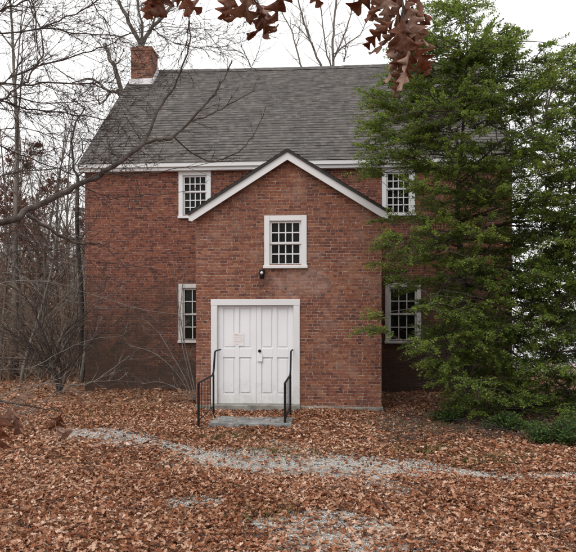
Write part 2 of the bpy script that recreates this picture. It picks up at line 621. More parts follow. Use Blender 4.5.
mb = MB()
wall_holes(mb, HL, HR, -.3, EAVE + .1, Y2, [hole(W_UL), hole(W_UR), hole(W_LL), hole(W_LR)])
gz1 = RIDGE - .06
for x, flip in ((HL, True), (HR, False)):
    f = (0, 1, 2, 3, 4)
    mb.add([(x, Y2, -.3), (x, YB, -.3), (x, YB, EAVE + .1), (x, RIDGE_Y, gz1), (x, Y2, EAVE + .1)], [f[::-1] if flip else f])
mb.add([(HL, YB, -.3), (HR, YB, -.3), (HR, YB, EAVE + .1), (HL, YB, EAVE + .1)], [(3, 2, 1, 0)])
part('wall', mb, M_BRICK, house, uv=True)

mb = MB()
wall_holes(mb, PL, PR, -.3, P_EAVE, Y1, [hole(W_PORCH), (D_X0 - .02, D_X1 + .02, D_Z0 - .05, D_Z1 + .02)], .2)
mb.add([(PL, Y1, P_EAVE), (PR, Y1, P_EAVE), (PMID, Y1, P_APEX)], [(0, 1, 2)])
mb.add([(PL, Y1, -.3), (PL, Y2, -.3), (PL, Y2, P_EAVE), (PL, Y1, P_EAVE)], [(3, 2, 1, 0)])
mb.add([(PR, Y1, -.3), (PR, Y2, -.3), (PR, Y2, P_EAVE), (PR, Y1, P_EAVE)], [(0, 1, 2, 3)])
part('porch_wall', mb, M_BRICKP, house, uv=True)
mb = MB()
mb.box(PL - .02, PR + .03, Y1 - .03, Y1 + .5, -.1, .10, .01)
part('foundation', mb, M_CONC, house)

# ---- roofs, laid in real overlapping courses
rnd = random.Random(5)


def roof_courses(mb, x0, x1, ye, ze, yr, zr, course=.107, thick=.008):
    """sawtooth courses from eave (ye,ze) to ridge (yr,zr), running along x"""
    L = math.hypot(yr - ye, zr - ze)
    n = int(round(L / SH))
    dy, dz = (yr - ye) / n, (zr - ze) / n
    ny, nz = -(zr - ze) / L * math.copysign(1, yr - ye), abs(yr - ye) / L
    nx = 26
    for i in range(n):
        y0, z0 = ye + dy * i, ze + dz * i
        y1, z1 = y0 + dy, z0 + dz
        pts, fs = [], []
        for k in range(nx + 1):
            x = x0 + (x1 - x0) * k / nx
            j = rnd.uniform(-.003, .003)
            t = thick + rnd.uniform(-.004, .005)
            u_ = max(0.0, math.sin(math.pi * k / nx)) ** .8 * .055
            ga, gb = u_ * i / n, u_ * (i + 1) / n
            pts += [(x, y0, z0 + j - ga), (x, y0 + ny * t, z0 + nz * t + j - ga), (x, y1, z1 + .001 - gb)]
        for k in range(nx):
            a, b = 3 * k, 3 * k + 3
            fs += [(a, b, b + 1, a + 1), (a + 1, b + 1, b + 2, a + 2)]
        mb.add(pts, fs)


RX0, RX1 = HL - .13, HR + .13
_L = math.hypot(RIDGE_Y - Y2 + .2, RIDGE - EAVE)
ROOF_K = round(_L / SH) * SH / (RIDGE - EAVE)
YE = Y2 - .2
slope = (RIDGE - EAVE) / (RIDGE_Y - YE)
mb = MB()
roof_courses(mb, RX0, RX1, YE, EAVE, RIDGE_Y, RIDGE)
roof_courses(mb, RX0, RX1, 2 * RIDGE_Y - YE, EAVE, RIDGE_Y, RIDGE)
for s in (-1, 1):                        # ridge cap
    for k in range(52):
        xa, xb = RX0 + (RX1 - RX0) * k / 52, RX0 + (RX1 - RX0) * (k + 1) / 52
        ga, gb = (max(0.0, math.sin(math.pi * q / 52)) ** .8 * .055 for q in (k, k + 1))
        e = rnd.uniform(0, .012)
        mb.add([(xa, RIDGE_Y + s * .16, RIDGE - .16 * slope + .03 - ga), (xb, RIDGE_Y + s * .16, RIDGE - .16 * slope + .03 - gb),
                (xb, RIDGE_Y, RIDGE + .032 + e - gb), (xa, RIDGE_Y, RIDGE + .032 + e - ga)], [(0, 1, 2, 3)])
roof = part('roof', mb, M_SHINGLE, house, uv='roofx')
for x in (RX0, RX1 - .03):
    mb = MB()
    mb.prism([(YE, EAVE - .02), (RIDGE_Y, RIDGE - .02), (2 * RIDGE_Y - YE, EAVE - .02), (2 * RIDGE_Y - YE, EAVE - .12), (RIDGE_Y, RIDGE - .14), (YE, EAVE - .12)], 'x', x, x + .03)
    part('rake_edge', mb, M_EDGE, house)
mb = MB()
mb.box(HL - .12, HR + .12, Y2 - .14, Y2 - .004, EAVE - .2, EAVE + .03, .008)
mb.box(HL - .13, HR + .13, Y2 - .19, Y2 - .142, EAVE - .11, EAVE + .005, .006)
part('eave_fascia', mb, M_WHITE, house)

pov, pfr = .14, .17                       # porch roof overhangs
prun = (PR - PL) / 2 + pov
psl = (at(288.5, 150.5, Y1).z - at(190.5, 214, Y1).z) / prun
p_top = at(288.5, 150.5, Y1).z

_L = prun * math.hypot(1, psl)
PORCH_K = round(_L / SH) * SH / (psl * prun)


def porch_courses(mb, s):
    xe, ze = PMID + s * prun, p_top - psl * prun
    L = prun * math.hypot(1, psl)
    n = int(round(L / SH))
    for i in range(n):
        xa, za = xe - s * prun * i / n, ze + psl * prun * i / n
        xb, zb = xe - s * prun * (i + 1) / n, ze + psl * prun * (i + 1) / n
        t = .014
        y0, y1 = Y1 - pfr, Y2 - .003
        mb.add([(xa, y0, za), (xa, y1, za), (xa, y1, za + t), (xa, y0, za + t), (xb, y1, zb), (xb, y0, zb)],
               [(0, 1, 2, 3), (3, 2, 4, 5)])


mb = MB()
porch_courses(mb, -1)
porch_courses(mb, 1)
part('porch_roof', mb, M_SHINGLE, house, uv='roofy')


def rake(mb, y0, y1, top, depth, trim=0.0):
    """boards following the porch gable, 'top' below the roof line, 'depth' tall"""
    k = math.hypot(1, psl)
    for s in (-1, 1):
        r = prun - trim
        z = p_top - top * k
        a = [(PMID, z), (PMID + s * r, z - psl * r), (PMID + s * r, z - psl * r - depth * .85), (PMID + s * (r - depth * .35), z - psl * (r - depth * .35) - depth * k), (PMID, z - depth * k)]
        mb.prism(a, 'y', y0, y1)


mb = MB()
rake(mb, Y1 - pfr, Y1 - pfr + .03, .003, .05)
part('drip_edge', mb, M_EDGE, house)
mb = MB()
rake(mb, Y1 - pfr + .032, Y1 - pfr + .065, .012, .18, .012)
part('rake_board', mb, M_WHITE, house)
mb = MB()
rake(mb, Y1 - pfr + .067, Y2 - .02, .02, .045, .05)
part('soffit', mb, M_EDGE, house)

# ---- chimney
CY0, CY1 = RIDGE_Y - .82, RIDGE_Y - .12
cl, cr = at(131, 60, CY0).x, at(152, 60, CY0).x
cz = at(141, 46.5, CY0).z
zf, zb_ = RIDGE - .82 * slope, RIDGE - .12 * slope
mb = MB()
mb.box(cl, cr, CY0, CY1, zf - .6, cz - .13)
mb.box(cl - .02, cr + .02, CY0 - .02, CY1 + .02, cz - .128, cz - .03)
mb.box(cl + .02, cr - .02, CY0 + .02, CY1 - .02, cz - .028, cz + .01)
chim = part('chimney', mb, M_BRICKC, roof, uv=True)
mb = MB()
mb.box(cl - .06, cr + .06, CY0 - .05, CY0 - .004, zf - .12, zf + .13, .01)
part('flashing', mb, M_TIN, house)
for xa, xb in ((cl - .05, cl - .004), (cr + .004, cr + .05)):
    mb = MB()
    mb.prism([(CY0 - .003, zf + .13), (CY0 - .003, zf - .06), (CY1, zb_ - .06), (CY1, zb_ + .16)], 'x', xa, xb)
    part('flashing', mb, M_TIN, house)

# ---- windows


def window(w, Y, cols, rows, split, mat, label=None):
    x0, x1, z0, z1 = w
    c = CW
    mb = MB()
    f, b = Y - .035, Y + .10
    mb.box(x0, x0 + c, f, b, z0 + .07, z1, .006)
    mb.box(x1 - c, x1, f, b, z0 + .07, z1, .006)
    mb.box(x0 + c + .001, x1 - c - .001, f + .002, b, z1 - c, z1 - .002, .006)
    mb.box(x0 - .02, x1 + .02, f - .03, b - .001, z0, z0 + .069, .008)
    wn_ = part('window', mb, mat, house)
    if label:
        wn_['label'] = label
    a0, a1, b0, b1 = x0 + c + .001, x1 - c - .001, z0 + .07, z1 - c - .001
    rail, mun = .042, .024
    sash = MB()
    sh = (b1 - b0) / rows
    zm = b0 + sh * split
    for lo, hi, y in ((b0, zm + .015, Y + .045), (zm - .015, b1, Y + .02)):
        sash.box(a0, a0 + rail, y, y + .035, lo, hi)
        sash.box(a1 - rail, a1, y, y + .035, lo, hi)
        sash.box(a0 + rail, a1 - rail, y + .001, y + .034, lo, lo + rail)
        sash.box(a0 + rail, a1 - rail, y + .001, y + .034, hi - rail, hi)
        nr = split if lo == b0 else rows - split
        iw, ih = (a1 - a0 - 2 * rail), (hi - lo - 2 * rail)
        for k in range(1, cols):
            x = a0 + rail + iw * k / cols
            sash.box(x - mun / 2, x + mun / 2, y + .004, y + .03, lo + rail, hi - rail)
        for k in range(1, nr):
            z = lo + rail + ih * k / nr
            sash.box(a0 + rail, a1 - rail, y + .006, y + .028, z - mun / 2, z + mun / 2)
    part('sash', sash, mat, wn_)
    g = MB()
    # old panes: each sits at a hair's different angle
    nx, nz = cols, rows
    for i in range(nx):
        for j in range(nz):
            xa, xb = a0 + (a1 - a0) * i / nx, a0 + (a1 - a0) * (i + 1) / nx
            za, zb = b0 + (b1 - b0) * j / nz, b0 + (b1 - b0) * (j + 1) / nz
            yy = [Y + .084 + rnd.uniform(-.0012, .0012) for _ in range(4)]
            g.add([(xa, yy[0], za), (xb, yy[1], za), (xb, yy[2], zb), (xa, yy[3], zb)], [(0, 1, 2, 3)])
    part('pane', g, M_GLASS, wn_)


window(W_PORCH, Y1, 4, 4, 2, M_WHITE)
window(W_UL, Y2, 4, 5, 3, M_WHITE)
window(W_UR, Y2, 4, 5, 3, M_WHITE)
window(W_LL, Y2, 3, 4, 2, M_WORN, 'weathered window with greyed peeling paint')
window(W_LR, Y2, 3, 4, 2, M_WORN, 'weathered window with greyed peeling paint')

# ---- door
mb = MB()
ow = .135
fx0, fx1, fz1 = D_X0 - ow, D_X1 + ow, D_Z1 + .135
mb.box(fx0, D_X0, Y1 - .04, Y1 + .12, D_Z0 - .02, D_Z1, .006)
mb.box(D_X1, fx1, Y1 - .04, Y1 + .12, D_Z0 - .02, D_Z1, .006)
mb.box(fx0 - .004, fx1 + .004, Y1 - .042, Y1 + .12, D_Z1 + .001, fz1, .006)
part('door_frame', mb, M_WHITE, house)
mb = MB()
mb.box(fx0 - .02, fx1 + .02, Y1 - .22, Y1 + .15, -.05, D_Z0 - .022, .012)
part('door_sill', mb, M_CONC, house)
xm = at(256, 350, Y1).x
z_up0, z_up1 = at(256, 348.5, Y1).z, D_Z1 - .05
z_lo0, z_lo1 = at(256, 394.5, Y1).z, at(256, 357.5, Y1).z
for a, b, right in ((D_X0 + .004, xm - .002, False), (xm + .002, D_X1 - .004, True)):
    mb = MB()
    yf, yb = Y1 + .045, Y1 + .085
    z0, z1 = D_Z0 - .018, D_Z1 - .006
    st = .105
    mid = (a + b) / 2
    mb.box(a + .001, b - .001, yf + .022, yb, z0 + .001, z1 - .001)
    for xa, xb in ((a, a + st), (mid - st * .42, mid + st * .42), (b - st, b)):
        mb.box(xa, xb, yf, yf + .021, z0, z1, .003)
    for xa, xb in ((a + st, mid - st * .42), (mid + st * .42, b - st)):
        for za, zb in ((z0, z_lo0), (z_lo1, z_up0), (z_up1, z1)):
            mb.box(xa + .0005, xb - .0005, yf + .0005, yf + .021, za, zb, .003)
        for za, zb in ((z_lo0, z_lo1), (z_up0, z_up1)):
            mb.box(xa + .03, xb - .03, yf + .008, yf + .0215, za + .035, zb - .035, .007)
    dr = part('door', mb, M_DOOR, house)
    if right:
        mb = MB()
        kp = at(259.6, 351, Y1)
        pts = [Vector((kp.x, yf + d, kp.z)) for d in (.0, -.02, -.03, -.045, -.06, -.066)]
        mb.tube(pts, [.03, .016, .016, .034, .026, .008], 14)
        part('knob', mb, M_IRON, dr, smooth=True)
        mb = MB()
        q = at(259.8, 357, Y1)
        mb.box(q.x - .055, q.x + .055, yf - .03, yf - .001, q.z - .1, q.z + .06, .006)
        part('lock_box', mb, M_DOOR, dr)

# ---- notice on the left door
n0, n1 = at(233, 346, Y1), at(243.5, 333, Y1)
notice = empty('notice', (n0.x, Y1 + .04, n0.z), 'small white paper notice with faint printed lines taped to the left door', 'notice')
mb = MB()
mb.add([(n0.x, Y1 + .0425, n0.z), (n1.x, Y1 + .041, n0.z + .003), (n1.x + .002, Y1 + .042, n1.z), (n0.x, Y1 + .0425, n1.z),
        (n0.x, Y1 + .0437, n0.z), (n1.x, Y1 + .0437, n0.z + .003), (n1.x + .002, Y1 + .0437, n1.z), (n0.x, Y1 + .0437, n1.z)],
       [(0, 1, 2, 3), (7, 6, 5, 4), (0, 4, 5, 1), (1, 5, 6, 2), (2, 6, 7, 3), (3, 7, 4, 0)])
part('paper', mb, M_PAPER, notice)
mb = MB()
W, H = n1.x - n0.x, n1.z - n0.z
for zz, h, a, b in ((.88, .03, .08, .5), (.8, .02, .1, .92), (.66, .02, .1, .8), (.52, .035, .08, .45), (.5, .025, .6, .95), (.36, .03, .05, .95), (.24, .02, .1, .85), (.12, .03, .1, .55)):
    x = a
    while x < b:
        wl_ = rnd.uniform(.06, .16)
        mb.add([(n0.x + W * x, Y1 + .0402, n0.z + H * zz), (n0.x + W * min(x + wl_, b), Y1 + .0402, n0.z + H * zz),
                (n0.x + W * min(x + wl_, b), Y1 + .0402, n0.z + H * (zz + h)), (n0.x + W * x, Y1 + .0402, n0.z + H * (zz + h))], [(0, 1, 2, 3)])
        x += wl_ + .035
part('lettering', mb, M_INK, notice)

# ---- lamp under the gable window
lp = at(262.6, 274, Y1)
lamp = empty('wall_lamp', (lp.x, Y1, lp.z), 'small dark outdoor lamp fixed on the brick below the gable window', 'lamp')
mb = MB()
mb.tube([Vector((lp.x, Y1 - d, lp.z + .05)) for d in (0, .025, .03)], [.055, .055, .04], 14)
mb.tube([Vector((lp.x, Y1 - .028, lp.z + .05)), Vector((lp.x, Y1 - .09, lp.z + .06)), Vector((lp.x, Y1 - .12, lp.z + .02))], [.02, .018, .022], 10)
part('bracket', mb, M_IRON, lamp, smooth=True)
mb = MB()
mb.tube([Vector((lp.x, Y1 - .12, lp.z + z)) for z in (.08, .06, .0, -.07, -.11)], [.02, .05, .058, .05, .042], 14)
part('socket', mb, M_IRON, lamp, smooth=True)
mb = MB()
mb.tube([Vector((lp.x + .003, Y1 - .17 - .001 * k, lp.z + .01)) + Vector((0, -.015 * k, 0)) for k in range(4)], [.02, .032, .03, .012], 12)
part('bulb', mb, M_PAPER, lamp, smooth=True)

# ---- stone step before the door
s0, s1 = gnd(208, 428), gnd(291, 428)
mb = MB()
NXs, NYs = 18, 8
ya, yb = s0.y, s0.y + .85
pts, fs = [], []
for lay in (0, 1):
    for j in range(NYs + 1):
        for i in range(NXs + 1):
            u, v = i / NXs, j / NYs
            ed = 1.0 if 0 < i < NXs and 0 < j < NYs else 0.0
            x = s0.x + (s1.x - s0.x) * u + (0 if ed else rnd.uniform(-.018, .018))
            y = ya + (yb - ya) * v + (0 if ed else rnd.uniform(-.018, .018))
            z = (.095 + rnd.uniform(-.006, .004) - (0 if ed else .012)) if lay else -.05
            pts.append((x, y, z))
st_ = (NXs + 1) * (NYs + 1)
for j in range(NYs):
    for i in range(NXs):
        a = j * (NXs + 1) + i
        fs.append((a + st_, a + 1 + st_, a + NXs + 2 + st_, a + NXs + 1 + st_))
ring = [i for i in range(NXs)] + [j * (NXs + 1) + NXs for j in range(NYs)] + [NYs * (NXs + 1) + i for i in range(NXs, 0, -1)] + [j * (NXs + 1) for j in range(NYs, 0, -1)]
for k in range(len(ring)):
    a, b = ring[k], ring[(k + 1) % len(ring)]
    fs.append((a, b, b + st_, a + st_))
mb.add(pts, fs)
step = part('stone_step', mb, M_SLAB, loc=((s0.x + s1.x) / 2, (ya + yb) / 2, 0))
tag(step, 'flat grey stone slab step lying in the leaves before the white doors', 'step')

# ---- iron handrails


def handrail(front_px, top_px, label):
    f0 = gnd(front_px, 428)
    x = f0.x
    zt = f0.z + P(front_px, 384, (f0 - CAM).dot(FW)).z
    d0 = f0.y
    root = empty('iron_handrail', (x, d0, 0), label, 'handrail', 'handrails beside the doors')
    yk = d0 + 1.42
    zk = zt + .05
    zw = zk + .44
    mb = MB()
    mb.tube([Vector((x, d0, -.05)), Vector((x, d0, zt + .02))], [.022, .022], 8)
    part('post', mb, M_IRON, root)
    mb = MB()
    mb.tube([Vector((x, yk, -.05)), Vector((x, yk, zk))], [.02, .02], 8)
    part('post', mb, M_IRON, root)
    mb = MB()
    mb.tube([Vector((x, d0 - .05, zt - .04)), Vector((x, d0 - .035, zt + .0)), Vector((x, d0, zt + .015)), Vector((x, d0 + .6, zt + .03)), Vector((x, yk - .12, zk - .01)), Vector((x, yk - .02, zk + .03)),
             Vector((x, yk + .03, zk + .1)), Vector((x, yk + .12, zw - .08)), Vector((x, yk + .16, zw)), Vector((x, yk + .25, zw + .02)), Vector((x, Y1 - .03, zw + .02))],
            [.016, .02, .02, .02, .02, .021, .021, .021, .02, .017, .015], 8)
    part('rail', mb, M_IRON, root)
    mb = MB()
    mb.tube([Vector((x, d0, .13)), Vector((x, yk, .2))], [.012, .012], 6)
    part('rail', mb, M_IRON, root)
    for k in range(1, 5):
        t = k / 5
        y = d0 + (yk - d0) * t
        mb = MB()
        mb.tube([Vector((x, y, .13 + .07 * t)), Vector((x, y, zt + .03 + (zk - zt - .05) * t))], [.0065, .0065], 6)
        part('baluster', mb, M_IRON, root)
    return root


handrail(198.5, 213, 'black iron handrail on the left of the doors, bare twigs behind it')
handrail(285, 296, 'black iron handrail on the right of the doors, against the brick')

# ------------------------------------------------------------------ ground
nr = np.random.default_rng(11)


def breaks(lo, hi, near_lo, near_hi, step, grow=1.35):
    b = list(np.arange(near_lo, near_hi + 1e-6, step))
    s, x = step, near_hi
    while x < hi:
        s *= grow
        x += s
        b.append(min(x, hi))
    s, x = step, near_lo
    while x > lo:
        s *= grow
        x -= s
        b.insert(0, max(x, lo))
    return np.array(b)


gx, gy = breaks(-700, 700, -10, 10, .25), breaks(-300, 900, -15, 8, .25)


def fade(x, y):
    r = np.hypot(x, y + 3)
    return np.clip(1.6 - r / 25, 0, 1)


X, Yg = np.meshgrid(gx, gy)
Z = gz(X, Yg) * fade(X, Yg)
mb = MB()
mb.v = [tuple(p) for p in np.stack([X, Yg, Z], -1).reshape(-1, 3).tolist()]
nx = len(gx)
mb.f = [(j * nx + i, j * nx + i + 1, (j + 1) * nx + i + 1, (j + 1) * nx + i) for j in range(len(gy) - 1) for i in range(nx - 1)]
g = part('ground', mb, M_GROUND, smooth=True)
tag(g, 'flat leaf strewn ground around the brick house', 'ground', kind='structure')

# gravel drive: where it shows through the leaves
PATH = [gnd(*p) for p in ((60, 430), (110, 437), (160, 447), (215, 456), (270, 462), (330, 468), (385, 470), (440, 473), (500, 479), (600, 477), (690, 472))]
PW = [.2, .56, .26, .6, .8, .9, .74, .3, .22, .08, .05]
BLOBS = [(gnd(325, 529), .62, .32), (gnd(300, 520), .28, .14), (gnd(186, 502), .3, .16), (gnd(348, 545), .5, .25)]


def snoise(x, y, s=1.0):
    return (np.sin(x * 2.1 * s + 1.7 * np.sin(y * 1.3 * s)) + np.sin(y * 3.7 * s + 1.1 * np.sin(x * 2.9 * s + .6)) + .7 * np.sin((x + y) * 7.3 * s) + .5 * np.sin((x * 1.3 - y) * 13.1 * s)) / 3.2


def gravel_mask(x, y):
    best = np.full(x.shape, -9.0)
    for (a, b), (wa, wb) in zip(zip(PATH[:-1], PATH[1:]), zip(PW[:-1], PW[1:])):
        dx, dy = b.x - a.x, b.y - a.y
        t = np.clip(((x - a.x) * dx + (y - a.y) * dy) / (dx * dx + dy * dy), 0, 1)
        d = np.hypot(x - a.x - dx * t, y - a.y - dy * t)
        best = np.maximum(best, 1 - d / (wa + (wb - wa) * t))
    for c, rx, ry in BLOBS:
        best = np.maximum(best, (1 - np.hypot((x - c.x) / rx, (y - c.y) / ry)) * .8)
    return best + .55 * snoise(x, y, .9) + .4 * snoise(x + 3, y - 1, 2.3) + .3 * snoise(x - 2, y + 5, 5.1) - .1


pxs, pys = np.arange(-8, 8.5, .07), np.arange(-9.2, -1.2, .07)
A, B = np.meshgrid((pxs[:-1] + pxs[1:]) / 2, (pys[:-1] + pys[1:]) / 2)
keep = gravel_mask(A, B) > -.35
mb = MB()
vid = {}
for j, i in zip(*np.nonzero(keep)):
    q = []
    for jj, ii in ((j, i), (j, i + 1), (j + 1, i + 1), (j + 1, i)):
        if (jj, ii) not in vid:
            vid[(jj, ii)] = len(mb.v)
            x, y = float(pxs[ii]), float(pys[jj])
            mb.v.append((x, y, float(gz(x, y) * fade(x, y)) + .006))
        q.append(vid[(jj, ii)])
    mb.f.append(tuple(q))
p_ = part('gravel_path', mb, M_PATH, smooth=True)
tag(p_, 'grey gravel drive showing through the fallen leaves', 'path', kind='structure')

mb = MB()
edge_ = [P(480 + 34 * k, 320, 21.5 + 1.2 * math.sin(k * 1.7) + .5 * math.sin(k * 4.1) + .12 * k) for k in range(36)]
far_ = [P(-100 + 130 * k, 320, 690) for k in range(20)]
mb.add([(p.x, p.y, .03) for p in edge_ + far_[::-1]], [tuple(range(56))])
lot = part('pale_road', mb, M_LOT)
tag(lot, 'pale open gravel ground behind the evergreen tree', 'road', kind='structure')


def np_obj(name, V, faces_idx, rndv, mat, nverts_per):
    """V: (n, k, 3) instances of one template with its face list"""
    n, k = V.shape[:2]
    me = bpy.data.meshes.new(name)
    sizes = np.array([len(f) for f in faces_idx])
    flat = np.concatenate([np.array(f) for f in faces_idx])
    loops = (flat[None, :] + (np.arange(n) * k)[:, None]).reshape(-1).astype(np.int32)
    tot = np.tile(sizes, n)
    start = np.concatenate([[0], np.cumsum(tot)[:-1]]).astype(np.int32)
    me.vertices.add(n * k)
    me.vertices.foreach_set('co', V.reshape(-1).astype(np.float32))
    me.loops.add(len(loops))
    me.loops.foreach_set('vertex_index', loops)
    me.polygons.add(len(tot))
    me.polygons.foreach_set('loop_start', start)
    me.update(calc_edges=True)
    me.validate()
    a = me.attributes.new('rnd', 'FLOAT', 'POINT')
    a.data.foreach_set('value', np.repeat(rndv, k).astype(np.float32))
    me.materials.append(mat)
    o = bpy.data.objects.new(name, me)
    COL.objects.link(o)
    return o


def rot_mats(yaw, ax, ay):
    cy, sy, ca, sa, cb, sb = np.cos(yaw), np.sin(yaw), np.cos(ax), np.sin(ax), np.cos(ay), np.sin(ay)
    Rz = np.zeros((len(yaw), 3, 3)); Rx = Rz.copy(); Ry = Rz.copy()
    Rz[:, 0, 0], Rz[:, 0, 1], Rz[:, 1, 0], Rz[:, 1, 1], Rz[:, 2, 2] = cy, -sy, sy, cy, 1
    Rx[:, 0, 0], Rx[:, 1, 1], Rx[:, 1, 2], Rx[:, 2, 1], Rx[:, 2, 2] = 1, ca, -sa, sa, ca
    Ry[:, 1, 1], Ry[:, 0, 0], Ry[:, 0, 2], Ry[:, 2, 0], Ry[:, 2, 2] = 1, cb, sb, -sb, cb
    return Rz @ Ry @ Rx


def leaf_template(near):
    if near:
        st = [(-.5, .02), (-.36, .14), (-.24, .07), (-.08, .27), (.04, .12), (.2, .29), (.3, .12), (.42, .12), (.5, .01)]
        v, f = [], []
        for x, w in st:
            v += [(x + .25 * w, w, 0), (x, 0, 0), (x + .25 * w, -w, 0)]
        for i in range(len(st) - 1):
            a, b = 3 * i, 3 * i + 3
            f += [(a, a + 1, b + 1, b), (a + 1, a + 2, b + 2, b + 1)]
        return np.array(v), f
    return np.array([(-.5, 0, 0), (.05, .27, 0), (.05, -.27, 0), (.5, .02, 0), (.0, 0, 0)]), [(0, 4, 1), (4, 3, 1), (0, 2, 4), (4, 2, 3)]


def inside_house(x, y):
    return ((x > HL - .05) & (x < HR + .05) & (y > Y2 - .05) & (y < YB)) | ((x > PL - .02) & (x < PR + .02) & (y > Y1 - .02) & (y < Y2)) | \
           ((x > fx0) & (x < fx1) & (y > Y1 - .2) & (y <= Y1))


def scatter(n, d0, d1, side):
    """points of the ground seen between camera depths d0 and d1 (with a margin at both sides)"""
    d = np.sqrt(nr.uniform(d0 ** 2, d1 ** 2, n))
    lat = nr.uniform(-1, 1, n) * (d * .46 + side)
    x = CAM.x + FW.x * d + RT.x * lat
    y = CAM.y + FW.y * d + RT.y * lat
    return x, y


def litter(n, d0, d1, near, size, side=1.0, zmax=.05):
    x, y = scatter(n, d0, d1, side)
    gm = gravel_mask(x, y)
    on_step = (x > s0.x + .02) & (x < s1.x - .02) & (y > ya + .03) & (y < yb - .02)
    pk = np.interp(gm + .18 * nr.normal(size=gm.shape), [-.25, .1, .45, .8], [1.0, .62, .34, .18])
    uc = gnd(478, 426)
    under_ = np.hypot((x - uc.x) / 2.6, (y - uc.y) / 1.25)
    pk = pk * np.interp(under_ + .2 * snoise(x, y, 1.3), [.5, 1.1], [.3, 1.0])
    pk = np.where(on_step, .07, pk)
    clump = .72 + .45 * snoise(x, y, 1.7)
    k = (nr.uniform(0, 1, n) < pk * clump) & ~inside_house(x, y)
    x, y, gm, on_step = x[k], y[k], gm[k], on_step[k]
    m = len(x)
    T, f = leaf_template(near)
    sz = size * nr.lognormal(0, .3, m).clip(.5, 1.9)
    curl, fold, tw = nr.uniform(-.5, 1.5, m), nr.uniform(-.35, .9, m), nr.uniform(-.9, .9, m)
    V = np.repeat(T[None], m, 0)
    V[:, :, 2] = curl[:, None] * V[:, :, 0] ** 2 + fold[:, None] * np.abs(V[:, :, 1]) + tw[:, None] * V[:, :, 0] * V[:, :, 1]
    V *= sz[:, None, None]
    Rm = rot_mats(nr.uniform(0, 6.283, m), nr.normal(0, .34, m), nr.normal(0, .28, m))
    V = np.einsum('nij,nkj->nki', Rm, V)
    z = gz(x, y) * fade(x, y) + nr.uniform(.008, zmax, m) * np.where(gm > -.02, .45, 1) + np.where(on_step, .085, 0)
    V[:, :, 0] += x[:, None]
    V[:, :, 1] += y[:, None]
    V[:, :, 2] += np.maximum(z, 0.004)[:, None]
    r = np.clip(nr.beta(1.25, 1.15, m) * .9 + .12 * snoise(x, y, .8) + .05, 0, 1)
    return V, f, r


for nm, args, lab in (('fallen_leaves', (112000, 4.3, 8.2, True, .054, 3.2, .045), 'curled brown oak leaves covering the foreground'),
                      ('fallen_leaves', (140000, 8.2, 14.5, False, .058, 3.2, .045), 'brown leaf litter between the gravel drive and the house'),
                      ('fallen_leaves', (48000, 14.5, 27, False, .085, 4, .06), 'brown leaf litter under the trees beside the house')):
    V, f, r = litter(*args)
    o = np_obj(nm, V, f, r, M_LITTER, None)
    tag(o, lab, 'leaves', kind='stuff')

# stones of the drive
nst = 30000
x, y = scatter(nst * 5, 4.3, 12.6, 2.5)
k = gravel_mask(x, y) > -.12 + nr.uniform(-.25, .25, len(x))
x, y = x[k][:nst], y[k][:nst]
m = len(x)
T = np.array([(1, 0, 0), (-.2, .9, 0), (-.9, -.2, 0), (.1, -.95, 0), (.1, .05, .75), (-.1, 0, -.5)])
fc = [(0, 1, 4), (1, 2, 4), (2, 3, 4), (3, 0, 4), (1, 0, 5), (2, 1, 5), (3, 2, 5), (0, 3, 5)]
V = np.repeat(T[None], m, 0) * nr.uniform(.6, 1.3, (m, 6, 1))
V = np.einsum('nij,nkj->nki', rot_mats(nr.uniform(0, 6.28, m), nr.normal(0, .3, m), nr.normal(0, .3, m)), V) * (nr.uniform(.005, .015, m))[:, None, None]
V += np.stack([x, y, gz(x, y) * fade(x, y) + .010], -1)[:, None, :]
o = np_obj('gravel', V, fc, nr.uniform(0, 1, m), M_GRAVEL, None)
tag(o, 'loose grey stones on the drive', 'gravel', kind='stuff')

# thin grass coming through
nb = 9000
cx, cy = [], []
for (px, py, w, h_, n_) in ((440, 428, 60, 7, 260), (425, 451, 40, 5, 200), (300, 452, 70, 5, 200), (228, 438, 40, 3, 160), (80, 415, 60, 8, 180), (500, 462, 50, 5, 160), (150, 408, 60, 4, 150), (262, 517, 40, 8, 60)):
    for _ in range(n_ // 3):
        p = gnd(px + rnd.gauss(0, w * .5), py + rnd.gauss(0, h_ * .5))
        for _ in range(4):
            cx.append(p.x + rnd.gauss(0, .03)); cy.append(p.y + rnd.gauss(0, .03))
x, y = np.array(cx), np.array(cy)
k = ~inside_house(x, y)
x, y = x[k], y[k]
m = len(x)
T = np.array([(-.05, 0, 0), (.05, 0, 0), (.04, .18, .6), (-.04, .18, .6), (0, .5, 1.0)])
V = np.repeat(T[None], m, 0) * nr.uniform(.05, .12, m)[:, None, None]
V = np.einsum('nij,nkj->nki', rot_mats(nr.uniform(0, 6.28, m), nr.normal(0, .3, m), nr.normal(0, .3, m)), V)
V += np.stack([x, y, gz(x, y) * fade(x, y)], -1)[:, None, :]
o = np_obj('grass', V, [(0, 1, 2, 3), (3, 2, 4)], nr.uniform(0, 1, m), M_GRASS, None)
tag(o, 'thin grass blades pushing up through the leaves', 'grass', kind='stuff')

# ------------------------------------------------------------------ bare branches


def perp(d, rng):
    a = d.orthogonal().normalized()
    return Matrix.Rotation(rng.uniform(0, 6.283), 3, d) @ a


